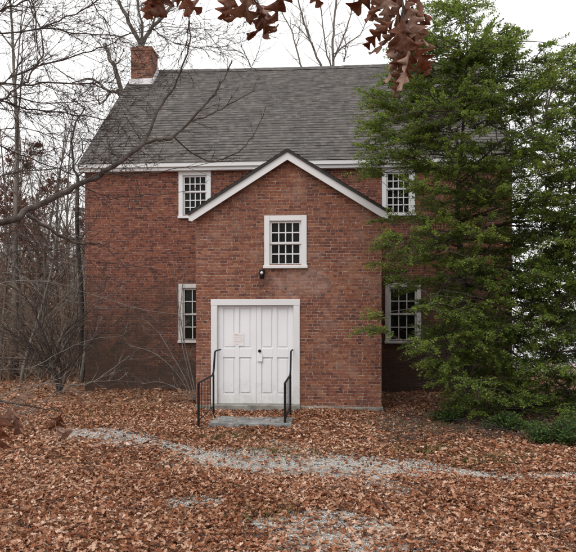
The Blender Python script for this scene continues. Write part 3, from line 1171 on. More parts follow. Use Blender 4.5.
def branch(mb, p, d, L, r, lvl, rng, spec):
    """one branch and its side branches. spec: list per level (children, length ratio, spread, wander, upward pull)"""
    kids, ratio, spread, wander, up = spec[lvl]
    n = max(3, min(9, int(L / (.25 if lvl < 2 else .16)) + 1)) if lvl else 9
    pts, rad, dirs = [p.copy()], [r], [d.copy()]
    last = lvl == len(spec) - 1
    q, dd = p.copy(), d.normalized()
    for i in range(1, n + 1):
        dd = (dd + perp(dd, rng) * wander * rng.uniform(.2, 1) + Vector((0, 0, up))).normalized()
        q = q + dd * (L / n)
        pts.append(q.copy())
        rad.append(r * (1 - (.82 if last else .7) * i / n))
        dirs.append(dd.copy())
    mb.tube(pts, rad, (8, 6, 4, 3, 3)[min(lvl, 4)])
    if last:
        return
    for k in range(kids):
        t = .22 + .78 * (k + rng.uniform(.1, .9)) / kids
        i = min(n, int(t * n))
        base = pts[i]
        cd = (dirs[i] + perp(dirs[i], rng) * math.tan(R(spread) * rng.uniform(.6, 1.25))).normalized()
        branch(mb, base, cd, L * ratio * rng.uniform(.6, 1.2) * (1.15 - .5 * t), max(rad[i] * rng.uniform(.45, .7), .0022), lvl + 1, rng, spec)


def twigs_on(mb, pts, rad, n, rng, L, spec, lean=Vector((0, 0, 0))):
    """side branches along a drawn limb"""
    seg = len(pts) - 1
    for k in range(n):
        t = (k + rng.uniform(0, 1)) / n * seg
        i = min(seg - 1, int(t))
        p = pts[i].lerp(pts[i + 1], t - i)
        d = (pts[i + 1] - pts[i]).normalized()
        cd = (d + perp(d, rng) * rng.uniform(.5, 1.3) + lean).normalized()
        r = (rad[i] + (rad[i + 1] - rad[i]) * (t - i))
        branch(mb, p, cd, L * rng.uniform(.5, 1.3), max(.002, min(r * .5, .25 * L * .05)), 1, rng, spec)


def smooth_line(pts, k=4, jit=0.0, rng=None):
    out = []
    n = len(pts)
    for i in range(n - 1):
        p0, p1, p2, p3 = pts[max(i - 1, 0)], pts[i], pts[i + 1], pts[min(i + 2, n - 1)]
        for j in range(k):
            t = j / k
            q = .5 * ((2 * p1) + (p2 - p0) * t + (2 * p0 - 5 * p1 + 4 * p2 - p3) * t * t + (3 * p1 - p0 - 3 * p2 + p3) * t ** 3)
            if jit and rng and (i or j):
                q = q + Vector((rng.gauss(0, jit), rng.gauss(0, jit), rng.gauss(0, jit)))
            out.append(q)
    out.append(pts[-1].copy())
    return out


def limb(mb, px, d0, d1, w0, w1, rng, sides=7, jit=.004, k=4, extra=None):
    """a limb drawn through photo positions while its distance goes from d0 to d1; w = width in photo pixels"""
    n = len(px)
    pts = [P(a, b, d0 + (d1 - d0) * i / (n - 1)) for i, (a, b) in enumerate(px)]
    if extra:
        pts = extra + pts
    sp = smooth_line(pts, k, jit, rng)
    m = len(sp)
    rad = [max(.0018, .5 * (w0 + (w1 - w0) * i / (m - 1)) / F * (d0 + (d1 - d0) * i / (m - 1))) for i in range(m)]
    mb.tube(sp, rad, sides)
    return sp, rad


TW = [(0, 0, 0, 0, 0), (4, .55, 42, .16, .02), (3, .55, 45, .2, .02), (0, .5, 45, .22, .02)]
TWS = [(0, 0, 0, 0, 0), (4, .6, 42, .16, .02), (0, .5, 45, .22, .02)]

# --- generic trees
def make_bare_tree(seed, h, r, spec, lean=.03, bark=M_BARK, name='bare_tree', leaves=0, first=.3):
    rng = random.Random(seed)
    root = empty(name, (0, 0, 0))
    pts, rad = [Vector((0, 0, -.2))], [r * 1.25]
    d = Vector((rng.uniform(-lean, lean), rng.uniform(-lean, lean), 1)).normalized()
    q = Vector((0, 0, 0))
    n = 14
    for i in range(1, n + 1):
        d = (d + Vector((rng.gauss(0, .035), rng.gauss(0, .035), .04))).normalized()
        q = q + d * h / n
        pts.append(q.copy())
        rad.append(r * (1 - .93 * (i / n) ** 1.1))
    mb = MB()
    mb.tube(pts, rad, 9)
    part('trunk', mb, bark, root, smooth=True)
    mb = MB()
    kids = spec[0][0]
    for k in range(kids):
        t = first + (1 - first) * (k + rng.random()) / kids
        i = min(n - 1, int(t * n))
        p = pts[i].lerp(pts[i + 1], t * n - i)
        cd = (Vector((0, 0, 1)) + perp(Vector((0, 0, 1)), rng) * math.tan(R(spec[0][2]) * rng.uniform(.7, 1.2))).normalized()
        branch(mb, p, cd, h * spec[0][1] * (1.25 - t) * rng.uniform(.7, 1.2), max(rad[i] * rng.uniform(.35, .6), .008), 1, rng, spec)
    part('crown', mb, bark, root)
    if leaves:
        V = np.array(mb.v)
        lm = MB()
        for _ in range(leaves):
            p = V[rng.randrange(len(V))]
            leaf4(lm, Vector(p) + Vector((rng.gauss(0, .05), rng.gauss(0, .05), -.05)), rng.uniform(.09, .15), rng, flat=.9)
        part('leaves', lm, M_RUSSET, root)
    return root


def leaf4(mb, p, s, rng, flat=.5, wid=.45, dirv=None):
    d = dirv or Vector((rng.gauss(0, 1), rng.gauss(0, 1), rng.gauss(0, flat))).normalized()
    up = Vector((rng.gauss(0, flat), rng.gauss(0, flat), 1))
    w = d.cross(up)
    if w.length < 1e-4:
        w = d.orthogonal()
    w = w.normalized() * (s * wid * .5)
    nrm = w.cross(d).normalized() * s * .12
    mb.add([p, p + d * s * .5 + w + nrm, p + d * s, p + d * s * .5 - w + nrm], [(0, 1, 2), (0, 2, 3)], rng.random())


SPEC_A = [(13, .42, 42, .1, .05), (6, .5, 42, .15, .05), (5, .52, 45, .18, .03), (3, .55, 45, .22, .02), (0, .5, 45, .25, 0)]
SPEC_B = [(18, .34, 55, .1, .04), (6, .5, 45, .16, .03), (4, .55, 45, .2, .02), (3, .55, 45, .22, .02), (0, .5, 45, .25, 0)]
SPEC_S = [(12, .5, 45, .14, .03), (5, .55, 45, .18, .02), (4, .55, 45, .2, .02), (0, .5, 45, .25, 0)]
protos = [make_bare_tree(21, 15, .12, SPEC_A), make_bare_tree(22, 13, .09, SPEC_B, bark=M_BARK), make_bare_tree(23, 17, .12, SPEC_A, bark=M_BARK, first=.4),
          make_bare_tree(24, 7.5, .06, SPEC_S, lean=.12, bark=M_BARKP, name='bare_sapling', first=.12), make_bare_tree(25, 6, .05, SPEC_S, lean=.15, bark=M_BARK, name='bare_sapling', first=.1)]
russet = make_bare_tree(31, 9, .09, SPEC_S, name='russet_tree', leaves=7000, first=.2)
used = set()


def plant(proto, px, d, rz, sc, label, cat='tree', group=None):
    o = proto if proto.name not in used else copy_tree(proto)
    used.add(o.name)
    used.add(proto.name)
    p = P(px, 320, d)
    o.location = (p.x, p.y, 0)
    o.rotation_euler = (0, 0, rz)
    o.scale = (sc, sc, sc)
    tag(o, label, cat, group)
    return o


WG = 'bare trees in the woods'
rw = random.Random(77)
plant(protos[2], 14, 21, .4, .95, 'tall grey bare tree at the left edge, thickest trunk of the woods', 'tree', WG)
plant(protos[1], 81, 19.4, 1.0, .7, 'dark slender bare tree close beside the left house corner', 'tree', WG)
spots = [(0, 5, 25), (1, 34, 24), (0, 60, 28), (2, -25, 26), (1, 48, 33), (2, 70, 36), (0, 22, 38), (1, -8, 32), (2, 40, 44), (0, 78, 46), (1, 12, 50), (0, 55, 54), (2, -40, 44), (1, 30, 58), (0, 90, 62), (1, 66, 66)]
for i, (k, px, d) in enumerate(spots):
    plant(protos[k], px, d, rw.uniform(0, 6), rw.uniform(.62, .92), 'slender bare grey tree in the woods left of the house', 'tree', WG)
sap = [(3, 20, 19.5), (4, 40, 20.5), (3, 66, 21.5), (4, 0, 20), (3, 50, 24), (4, 76, 25), (3, 8, 27), (4, 30, 29), (3, 62, 31), (4, -18, 22)]
for i, (k, px, d) in enumerate(sap):
    plant(protos[k], px, d, rw.uniform(0, 6), rw.uniform(.65, 1.05), 'thin bare sapling in the undergrowth left of the house', 'sapling', 'saplings in the woods')
plant(russet, 44, 26, .3, 1.0, 'young tree holding russet leaves in the woods, the taller of two', 'tree', 'trees with russet leaves')
plant(russet, 26, 22.5, 2.2, .68, 'young tree holding russet leaves in the woods, the shorter of two', 'tree', 'trees with russet leaves')
plant(russet, 66, 34, 4.2, .85, 'russet leaved tree far back in the woods near the house corner', 'tree', 'trees with russet leaves')

for i, (px, d, sc) in enumerate(((10, 24, .4), (58, 23, .36), (34, 28, .5))):
    plant(russet, px, d, 1.3 * i, sc, ('low russet leaved sapling at the left edge of the woods', 'smallest russet leaved sapling before the house corner', 'russet leaved sapling half hidden in the brush')[i], 'sapling', 'trees with russet leaves')

# brush between the trunks
mb = MB()
ru = random.Random(19)
for k in range(1150):
    d = 19.6 + 26 * ru.random() ** 1.3
    p = P(ru.uniform(-60, 84 if d > 19.9 else 70), 320, d)
    a = Vector((p.x, p.y, -.05))
    h = ru.uniform(.8, 4.2)
    dv = Vector((ru.gauss(0, .28), ru.gauss(0, .2), 1)).normalized()
    mid = a + dv * h * .5 + Vector((ru.gauss(0, .1), 0, 0))
    e = a + dv * h + Vector((ru.gauss(0, .25), ru.gauss(0, .2), 0))
    mb.tube([a, mid, e], [.013, .009, .004], 3)
    for j in range(7):
        b = a.lerp(mid, ru.uniform(.3, 1)) if j < 3 else mid.lerp(e, ru.random())
        v = Vector((ru.gauss(0, 1), ru.gauss(0, .6), ru.uniform(-.1, 1))).normalized() * ru.uniform(.3, 1.0)
        mb.tube([b, b + v * .5 + Vector((0, 0, ru.gauss(.03, .05))), b + v], [.007, .005, .003], 3)
o = part('brush', mb, M_BRUSH)
tag(o, 'tangled bare brush filling the woods left of the house', 'brush', kind='stuff')

# far woods as one mass
mb = MB()
rf = random.Random(9)
for k in range(260):
    d = rf.uniform(48, 95)
    p = P(rf.uniform(-140, 100), 320, d)
    h = rf.uniform(6, 13)
    a = Vector((p.x, p.y, -.2))
    mb.tube([a, a + Vector((rf.gauss(0, .2), 0, h * .5)), a + Vector((rf.gauss(0, .5), 0, h))], [rf.uniform(.08, .17), .08, .02], 4)
    for j in range(20):
        b = a + Vector((0, 0, h * rf.uniform(.15, .95)))
        dv = Vector((rf.gauss(0, 1), rf.gauss(0, .5), rf.uniform(.1, 1.1))).normalized()
        L = rf.uniform(1, 3)
        mid = b + dv * L * .5 + Vector((rf.gauss(0, .15), 0, rf.gauss(0, .15)))
        mb.tube([b, mid, b + dv * L + Vector((0, 0, .2))], [.03, .02, .008], 3)
        for _ in range(3):
            e = mid + Vector((rf.gauss(0, .7), rf.gauss(0, .3), rf.gauss(.2, .6)))
            mb.tube([mid, e], [.012, .006], 3)
o = part('distant_woods', mb, M_BRUSH)
tag(o, 'distant bare woods filling the view left of the house', 'woods', kind='stuff')

# --- trees behind the house, limbs drawn from the photograph


def drawn_tree(name, limbs, d, base_px, label, bark, seed, tw=7, L=1.3, spec=TW, trunk_w=9, group=None):
    """limbs: [(pixels, w0, w1)], the first one starts at the trunk top"""
    rng = random.Random(seed)
    b = P(base_px, 320, d)
    b = Vector((b.x, b.y, 0))
    root = empty(name, b, label, 'tree', group)
    fork = P(*limbs[0][0][0], d)
    mb = MB()
    line = smooth_line([b - Vector((0, 0, .2)), b.lerp(fork, .4) + Vector((.08, 0, 0)), b.lerp(fork, .75) - Vector((.05, 0, 0)), fork], 4)
    r0, r1 = .5 * trunk_w * 1.35 / F * d, .5 * trunk_w / F * d
    mb.tube(line, [r0 + (r1 - r0) * i / (len(line) - 1) for i in range(len(line))], 9)
    part('trunk', mb, bark, root, smooth=True)
    mb = MB()
    for px, w0, w1 in limbs:
        sp, rad = limb(mb, px, d, d + rng.uniform(-.8, .8), w0, w1, rng, jit=.02)
        twigs_on(mb, sp, rad, tw, rng, L, spec)
    part('crown', mb, bark, root)
    return root


BG = 'bare trees behind the house'
drawn_tree('bare_tree', [([(141, 44), (131, 25), (122, 8), (112, -14)], 4.5, 2.5), ([(141, 44), (143, 28), (139, 10), (136, -15)], 3.2, 1.6),
                         ([(141, 45), (151, 29), (165, 15), (176, -4), (188, -25)], 4.2, 2.2), ([(151, 29), (158, 8), (160, -12)], 2, 1.2)],
           27, 141, 'big bare tree behind the chimney forking into three limbs', M_BARK, 51, 9, 1.5, trunk_w=7, group=BG)
drawn_tree('bare_tree', [([(121, 100), (119, 84), (114, 66), (109, 57), (108, 50), (104, 45)], 5.0, 3.2), ([(119, 90), (111, 92), (100, 84), (90, 79), (72, 83)], 3.5, 1.2),
                         ([(114, 66), (119, 60), (124, 48)], 1.6, .6), ([(111, 92), (101, 104), (95, 96)], 1.6, .8)],
           24.6, 122, 'bare tree with a thick broken stub rising past the left roof edge', M_BARK, 52, 8, 1.1, trunk_w=8, group=BG)
drawn_tree('bare_tree', [([(78, 178), (73, 160), (72, 141), (76, 122), (85, 108)], 2.6, 1.2), ([(78, 178), (86, 165), (84, 150), (79, 132)], 1.6, .8), ([(73, 160), (63, 150), (50, 146)], 1.4, .6)],
           20.5, 80, 'crooked dark tree standing right behind the left house corner', M_BARKD, 53, 8, .9, trunk_w=3.5, group=BG)
drawn_tree('bare_tree', [([(333, 68), (333, 40), (335, 12), (338, -20)], 2.8, 1.6), ([(333, 60), (344, 36), (352, 10), (356, -15)], 1.8, 1.0), ([(331, 66), (326, 50), (322, 20), (318, -12)], 1.7, .9),
                         ([(334, 54), (350, 42), (362, 32), (368, 18), (376, 8)], 1.4, .6)],
           31, 333, 'slender bare tree rising behind the middle of the ridge', M_BARK, 54, 10, 1.4, trunk_w=4, group=BG)
drawn_tree('bare_tree', [([(322, 68), (312, 44), (304, 22), (296, -10)], 2.4, 1.3), ([(312, 44), (300, 30), (290, 22)], 1.2, .5)],
           29.5, 324, 'thin bare tree leaning left behind the ridge, middle of three', M_BARK, 55, 9, 1.2, trunk_w=3.2, group=BG)
drawn_tree('bare_tree', [([(302, 68), (296, 48), (291, 30), (282, 12), (276, -10)], 1.8, .8), ([(296, 48), (300, 28), (301, 10)], 1.0, .5), ([(344, 62), (346, 50), (343, 34)], 1.6, .6)],
           30.5, 303, 'thinnest bare tree behind the ridge, nearest the chimney side', M_BARK, 56, 10, 1.2, trunk_w=2.6, group=BG)
drawn_tree('bare_tree', [([(252, 68), (244, 52), (240, 36)], 1.1, .5), ([(252, 66), (259, 50), (262, 36)], .9, .4), ([(246, 56), (236, 50), (228, 44)], .7, .3)],
           33, 252, 'low bare treetop just showing above the ridge', M_BARK, 57, 9, 1.4, trunk_w=2, group=BG)

# --- small understory tree in front of the left wall
rng = random.Random(61)
ub = gnd(59, 394)
under = empty('understory_tree', (ub.x, ub.y, 0), 'small twisted bare tree with several dark stems before the left woods', 'tree')
mb = MB()
dd = (ub - CAM).dot(FW)
for px, w0, w1 in (([(60, 395), (57, 378), (46, 364), (34, 352), (20, 338), (2, 326)], 4.2, 1.0), ([(59, 395), (61, 372), (58, 350), (66, 330), (84, 316), (100, 300)], 3.2, .8),
                   ([(58, 394), (55, 375), (50, 350), (38, 322), (28, 300), (10, 285)], 2.6, .7), ([(60, 394), (70, 370), (88, 345), (112, 325), (140, 312)], 2.0, .6)):
    sp, rad = limb(mb, px, dd, dd - rng.uniform(-.5, 1.2), w0, w1, rng)
    if px[0] == (60, 395):
        part('trunk', mb, M_BARKD, under, smooth=True)
        mb = MB()
    twigs_on(mb, sp[3:], rad[3:], 34, rng, 1.3, TW)
part('crown', mb, M_OAKBARK, under)

# --- pale twiggy shrub beside the porch
rng = random.Random(62)
sb = gnd(197, 402)
shr = empty('bare_shrub', (sb.x, sb.y, 0), 'leafless pale shrub growing up the wall by the lower left window', 'shrub')
mb = MB()
ds = (sb - CAM).dot(FW)
for px, w0, w1 in (([(197, 403), (192, 375), (184, 340), (178, 300), (173, 262)], 1.5, .5), ([(196, 403), (188, 370), (180, 330), (182, 290), (186, 258)], 1.3, .5),
                   ([(197, 403), (200, 370), (207, 335), (214, 318), (221, 309)], 1.2, .5), ([(195, 403), (186, 380), (172, 355), (160, 335), (148, 322)], 1.2, .4),
                   ([(196, 403), (180, 390), (160, 382), (140, 384)], 1.0, .4), ([(198, 402), (205, 385), (213, 370), (222, 350), (226, 342)], 1.0, .4),
                   ([(194, 403), (176, 372), (152, 352), (128, 345)], .9, .35)):
    sp, rad = limb(mb, px, ds, ds + rng.uniform(-.1, .5), w0, w1, rng)
    twigs_on(mb, sp[2:], rad[2:], 9, rng, .42, TWS)
part('stems', mb, M_BARKP, shr)

# --- pale low branches reaching in over the leaves at the left
rng = random.Random(63)
lb = P(-40, 320, 9.0)
low = empty('bare_bush', (lb.x, lb.y, 0), 'bare bush with pale arching branches reaching in at the left edge', 'bush')
mb = MB()
base = Vector((lb.x, lb.y, -.05))
for px, d0, d1, w0, w1 in (([(0, 412), (19, 405), (27, 393), (42, 384), (62, 378)], 8.8, 9.5, 1.5, .4), ([(0, 416), (31, 411), (56, 393), (90, 382), (117, 380), (128, 372)], 8.8, 10.5, 1.3, .4),
                           ([(-8, 400), (40, 384), (85, 384), (110, 370), (129, 356)], 8.8, 10.5, 1.2, .4), ([(-5, 404), (19, 406), (56, 417)], 8.6, 8.9, 1.1, .4),
                           ([(-10, 290), (47, 282), (80, 291), (150, 311), (190, 314)], 9, 11, 1.0, .4), ([(-10, 278), (30, 281), (66, 300), (90, 302), (122, 290)], 9, 10.5, .8, .35),
                           ([(-10, 372), (30, 368), (60, 352), (90, 340), (124, 335)], 9, 10.5, .8, .35)):
    sp, rad = limb(mb, px, d0, d1, w0, w1, rng, sides=6, extra=[base + Vector((rng.gauss(0, .1), rng.gauss(0, .1), 0)), base.lerp(P(*px[0], d0), .5) + Vector((-.2, 0, .1))])
    twigs_on(mb, sp[9:], rad[9:], 9, rng, .5, TWS)
part('stems', mb, M_BARKP, low)

# ------------------------------------------------------------------ foreground oak
rng = random.Random(71)
ob = P(-330, 320, 4.6)
oak = empty('oak_tree', (ob.x, ob.y, 0), 'oak whose dark limb crosses the view, holding curled red brown leaves', 'tree')
mb = MB()
tp = smooth_line([Vector((ob.x, ob.y, -.2)), Vector((ob.x + .05, ob.y, 1.5)), Vector((ob.x, ob.y + .1, 3.2)), Vector((ob.x + .15, ob.y, 5.5)), Vector((ob.x + .1, ob.y, 9))], 5)
mb.tube(tp, [.24 - .2 * (i / (len(tp) - 1)) for i in range(len(tp))], 12)
part('trunk', mb, M_OAKBARK, oak, smooth=True)


def from_trunk(z):
    return Vector((ob.x + .05, ob.y, z))


def oak_limb(px, d0, d1, w0, w1, z=None, tw=10, L=.45, spec=TWS, sides=7, skip=0, name='limb', mbx=None):
    m = mbx or MB()
    ex = None
    if z is not None:
        f = P(*px[0], d0)
        a = from_trunk(z)
        ex = [a, a.lerp(f, .5) + Vector((0, 0, .08))]
    sp, rad = limb(m, px, d0, d1, w0, w1, rng, sides=sides, extra=ex, jit=.006)
    twigs_on(m, sp[skip + (8 if ex else 0):], rad[skip + (8 if ex else 0):], tw, rng, L, spec)
    return m


m = oak_limb([(0, 222), (27, 210), (55, 198), (81, 184), (113, 167), (144, 143)], 4.6, 5.4, 7.2, 4.2, z=2.2, tw=6, L=.3, sides=10)
oak_limb([(144, 143), (152, 125), (160, 107), (174, 87), (185, 60), (190, 36), (189, 12)], 5.4, 5.8, 3.2, 1.0, tw=7, L=.26, mbx=m)
oak_limb([(144, 143), (160, 140), (174, 137), (192, 119), (205, 104), (217, 92), (226, 76), (232, 60)], 5.4, 5.9, 3.4, 1.3, tw=5, L=.25, mbx=m)
oak_limb([(190, 121), (205, 117), (217, 111), (236, 101), (255, 91)], 5.7, 6.1, 2.0, .9, tw=4, L=.25, mbx=m)
oak_limb([(222, 160), (240, 151), (250, 140), (259, 125), (266, 106)], 6.2, 6.2, 1.3, .6, tw=3, L=.2, mbx=m)
oak_limb([(174, 137), (190, 152), (207, 160), (222, 160)], 5.6, 6.2, 1.6, 1.2, tw=2, L=.2, mbx=m)
oak_limb([(27, 214), (46, 227), (63, 238), (84, 244), (100, 243)], 4.7, 4.9, 4.2, 1.4, tw=7, L=.35, mbx=m)
oak_limb([(19, 218), (24, 234), (28, 248), (32, 262)], 4.65, 4.6, 2.2, .8, tw=4, L=.25, mbx=m)
oak_limb([(113, 167), (108, 150), (107, 134), (104, 120)], 5.0, 5.0, 1.8, .7, tw=5, L=.3, mbx=m)
oak_limb([(80, 184), (95, 192), (112, 198), (130, 196), (160, 196), (200, 190)], 5.0, 5.4, 1.4, .5, tw=6, L=.3, mbx=m)
oak_limb([(86, 181), (105, 172), (130, 176), (160, 172), (196, 166), (240, 160)], 5.0, 5.6, 1.4, .5, tw=6, L=.3, mbx=m)
part('limb', m, M_OAKBARK, oak, smooth=True)

UP = [([(-20, 33), (43, 29), (76, 34), (120, 36), (165, 27), (210, 30)], 5.0, 5.8, 2.2, .6, 4.2), ([(43, 29), (65, 18), (87, 8), (104, -4), (125, -14)], 5.2, 5.3, 1.7, .9, None),
      ([(-20, 84), (43, 84), (87, 83), (106, 90), (118, 94)], 5.0, 5.8, 2.6, .8, 3.7), ([(-20, 108), (0, 100), (22, 85), (37, 65), (43, 43), (33, 13), (26, -12)], 4.8, 5.2, 2.3, 1.3, 3.6),
      ([(-20, 94), (0, 101), (28, 109), (65, 113), (104, 119), (128, 118)], 4.8, 5.6, 2.6, .7, 3.5), ([(10, 76), (54, 62), (91, 52), (120, 39), (150, 24)], 5.1, 5.6, 1.8, .7, None),
      ([(13, 96), (43, 103), (80, 101), (104, 100)], 5.0, 5.5, 1.5, .6, None), ([(-20, 18), (0, 10), (28, -1), (50, -12)], 4.6, 4.8, 2.6, 1.4, 4.4),
      ([(-20, 142), (10, 150), (50, 166), (80, 176), (110, 180)], 5.0, 5.8, 2.0, .6, 3.2), ([(-20, 178), (20, 172), (60, 168), (95, 160), (130, 160)], 5.0, 5.8, 1.7, .5, 3.0),
      ([(-20, 262), (20, 250), (60, 252), (100, 262), (150, 268)], 4.6, 5.8, 1.4, .5, 2.3), ([(-20, 130), (20, 128), (60, 140), (110, 150), (140, 168)], 5, 5.6, 1.3, .5, 3.3),
      ([(30, -10), (36, 20), (38, 50), (52, 84), (70, 120)], 5.4, 5.6, 1.4, .5, None), ([(80, -10), (100, 12), (112, 40), (116, 70), (108, 96)], 5.6, 5.8, 1.2, .5, None),
      ([(186, -8), (189, 14), (187, 40), (178, 62)], 5.4, 5.6, 1.2, .8, None), ([(150, 24), (170, 42), (200, 48), (230, 46)], 5.6, 5.9, 1.0, .4, None)]
m = MB()
for px, d0, d1, w0, w1, z in UP:
    oak_limb(px, d0, d1, w0, w1, z, tw=16, L=.55, spec=TW, sides=5, mbx=m)
part('twigs', m, M_OAKBARK, oak)

# overhead limb from which the near leaves hang
m = MB()
top = [from_trunk(4.6), P(-120, -260, 3.6), P(60, -150, 2.9), P(230, -110, 2.5), P(420, -100, 2.3), P(560, -120, 2.3)]
sp = smooth_line(top, 5, .006, rng)
mb_r = [.05 - .038 * i / (len(sp) - 1) for i in range(len(sp))]
m.tube(sp, mb_r, 8)
part('limb', m, M_OAKBARK, oak, smooth=True)


def oak_leaf(L, W, lobes, curl, edge, twist, rng, fold=.2):
    """one lobed leaf hanging along -z from its stalk at the origin, facing -y"""
    N, S = 60, 5
    mb = MB()
    pts = []
    ang = 0.0
    c = Vector((0, 0, 0))
    ph, ph2 = rng.uniform(0, 6), rng.uniform(0, 6)
    depth_ = [rng.uniform(.12, .34) for _ in range(12)]
    reach = [rng.uniform(.75, 1.15) for _ in range(12)]
    for i in range(N + 1):
        t = i / N
        if i:
            ang += curl / N * (1 + 1.1 * math.sin(t * 6 + ph))
            c = c + Vector((0, math.sin(ang), -math.cos(ang))) * (L / N)
        env = math.sin(math.pi * min(1, (t * .9 + .06))) ** .65
        tw = twist * (t - .3)
        for s in range(-S, S + 1):
            u = s / S
            sd = 0 if s < 0 else 5
            kk = min(max(0, (t - .12) / .88), .9999) * lobes + (.0 if s < 0 else .12)
            k, li = kk % 1.0, int(kk) + sd
            lob = depth_[li] + (1 - depth_[li]) * max(0, math.sin(math.pi * k ** 1.35)) ** 1.5 * reach[li]
            lob *= 1 + .09 * math.sin(31 * t + 2 * sd) + .06 * math.sin(57 * t + ph)
            w = W * env * lob
            if t < .12:
                w = W * (.03 + .1 * max(0, t - .07) / .05)
            fi = edge * (.4 + .9 * math.sin(4.5 * t + ph + sd)) * abs(u) + fold * math.sin(3 * t + ph2)
            lat = u * w * math.cos(fi)
            nor = abs(u) * w * math.sin(fi) + .045 * L * (math.sin(7 * t + 2.2 * u + ph) + .6 * math.sin(15 * t - 3 * u + ph2)) * abs(u)
            fwd = abs(u) * w * .35
            x, y = lat * math.cos(tw) - nor * math.sin(tw), lat * math.sin(tw) + nor * math.cos(tw)
            pts.append(c + Vector((x, y * math.cos(ang), y * math.sin(ang))) + Vector((0, math.sin(ang), -math.cos(ang))) * fwd)
    K = 2 * S + 1
    mb.v = [tuple(p) for p in pts]
    for i in range(N):
        for s in range(K - 1):
            a = i * K + s
            mb.f.append((a, a + 1, a + K + 1, a + K))
    return mb


def hang_leaf(px, py, d, L, roll, yaw, pitch, mat, curl=.8, edge=.5, twist=.5, lobes=4, wid=.38, seed=0, stalk=True):
    """stalk end at the photo pixel (px,py), leaf length L metres; roll turns it in the picture plane"""
    r_ = random.Random(seed)
    lf = oak_leaf(L, L * wid * r_.uniform(.8, 1.1), lobes, curl, edge * .6, twist, r_)
    Mx = Matrix.Rotation(PSI, 4, 'Z') @ Matrix.Rotation(R(roll), 4, 'Y') @ Matrix.Rotation(R(pitch), 4, 'X') @ Matrix.Rotation(R(yaw), 4, 'Z')
    p0 = P(px, py, d)
    lf.v = [tuple(Mx @ Vector(v) + p0) for v in lf.v]
    v0 = r_.random()
    lf.r = [min(1, max(0, v0 + r_.uniform(-.12, .12))) for _ in lf.v]
    o = part('leaf', lf, mat, oak, smooth=True)
    sm = o.modifiers.new('thickness', 'SOLIDIFY')
    sm.thickness = .0005
    return o


RD, TN = M_OAKRED, M_OAKTAN
leaves = [
    # top left pair, dark against the sky
    (168, -16, 2.0, .13, 48, 12, 20, RD, .5, .4, .4), (164, -17, 2.0, .14, -55, -20, 15, RD, .4, .4, .3), (166, -24, 2.05, .14, 8, 25, -10, RD, .5, .4, .3),
    (176, -24, 2.0, .125, -22, 10, 0, RD, .5, .5, .4), (154, -22, 2.02, .125, 20, -15, 0, RD, .5, .5, .4),
    # middle curled cluster
    (246, -16, 2.1, .15, 6, 40, 5, TN, 1.4, .9, 1.6), (238, -14, 2.1, .12, 38, -30, 0, RD, 1.2, .7, 1.0), (252, -4, 2.1, .16, -24, 60, 10, RD, 1.5, .9, 1.4),
    (256, 2, 2.15, .14, -34, 20, -20, TN, 1.3, .9, 1.8), (232, -12, 2.1, .11, 22, 10, 10, RD, .8, .6, .8), (260, 8, 2.1, .12, -18, -40, 10, RD, 1.8, 1.0, 1.4), (248, -6, 2.12, .14, 10, -60, -10, TN, 1.6, 1.0, 1.2),
    # two single leaves
    (285, -32, 2.0, .165, 6, 20, 5, RD, .5, .5, .5), (304, -36, 2.1, .14, -18, -25, 10, RD, .5, .5, .5),
    # the large bunch
    (384, -22, 1.92, .13, 48, 20, 10, RD, .7, .7, .7), (378, -16, 1.95, .11, 30, -40, 10, TN, .9, .8, .8), (392, -24, 1.9, .14, 14, -30, 0, TN, 1.0, 1.0, 1.0), (404, -28, 1.9, .15, -8, 30, 10, RD, .9, .9, 1.0),
    (398, -10, 1.9, .13, 24, 50, 5, RD, 1.0, 1.0, 1.4), (404, -6, 1.88, .14, -16, -30, 5, TN, 1.1, 1.1, 1.2), (410, -16, 1.92, .13, -42, 20, 0, RD, .9, .9, .9), (394, 4, 1.92, .12, 10, 20, 10, TN, 1.2, 1.1, 1.2),
    (396, 18, 1.9, .12, 46, 20, 0, RD, .8, .7, .9), (402, 14, 1.88, .13, 8, -20, 5, RD, 1.0, .9, 1.0), (404, 26, 1.95, .12, -72, 20, -10, TN, 1.0, .7, 1.2), (400, 26, 1.92, .12, 18, 60, 0, TN, 1.3, 1.1, 1.3),
    (405, 30, 1.87, .14, -4, 10, 0, RD, .8, .8, .8), (400, 36, 1.9, .13, 14, -55, 10, TN, 1.2, 1.1, 1.2), (410, 38, 1.92, .13, -34, -20, 10, RD, .8, .8, .9), (404, 44, 1.9, .12, 6, 35, 0, TN, 1.2, 1.1, 1.3),
    (408, 50, 1.88, .12, -14, 65, 0, TN, 1.2, 1.2, 1.5), (407, 58, 1.9, .12, 2, 15, 0, RD, 1.0, 1.1, 1.4), (402, 0, 1.95, .14, 4, -50, 0, RD, 1.0, .9, 1.0), (412, 6, 1.95, .12, -30, 40, 10, TN, .9, 1.0, 1.0),
    # lower left
    (9, 405, 2.6, .17, 6, 30, 10, TN, 1.2, .9, 1.0), (-2, 408, 2.6, .19, 4, -20, 0, RD, .9, .8, .8), (14, 407, 2.65, .15, -4, -50, 0, TN, 1.1, .9, 1.0), (62, 412, 2.8, .17, 28, 20, 10, RD, .9, .9, .8), (55, 421, 2.8, .13, 8, -30, 15, TN, 1.0, .9, 1.0),
]
for i, (px, py, d, L, ro, ya_, pi, mt, cu, ed, tw) in enumerate(leaves):
    hang_leaf(px, py, d, L, ro, ya_, pi, mt, cu, ed, tw, lobes=(4, 5, 3)[i % 3], wid=(.32, .28, .36)[i % 3], seed=200 + i)


def twig(pts, r0, r1):
    m.tube(smooth_line(pts, 4, .002, rng), [r0 + (r1 - r0) * i / ((len(pts) - 1) * 4) for i in range((len(pts) - 1) * 4 + 1)], 5)


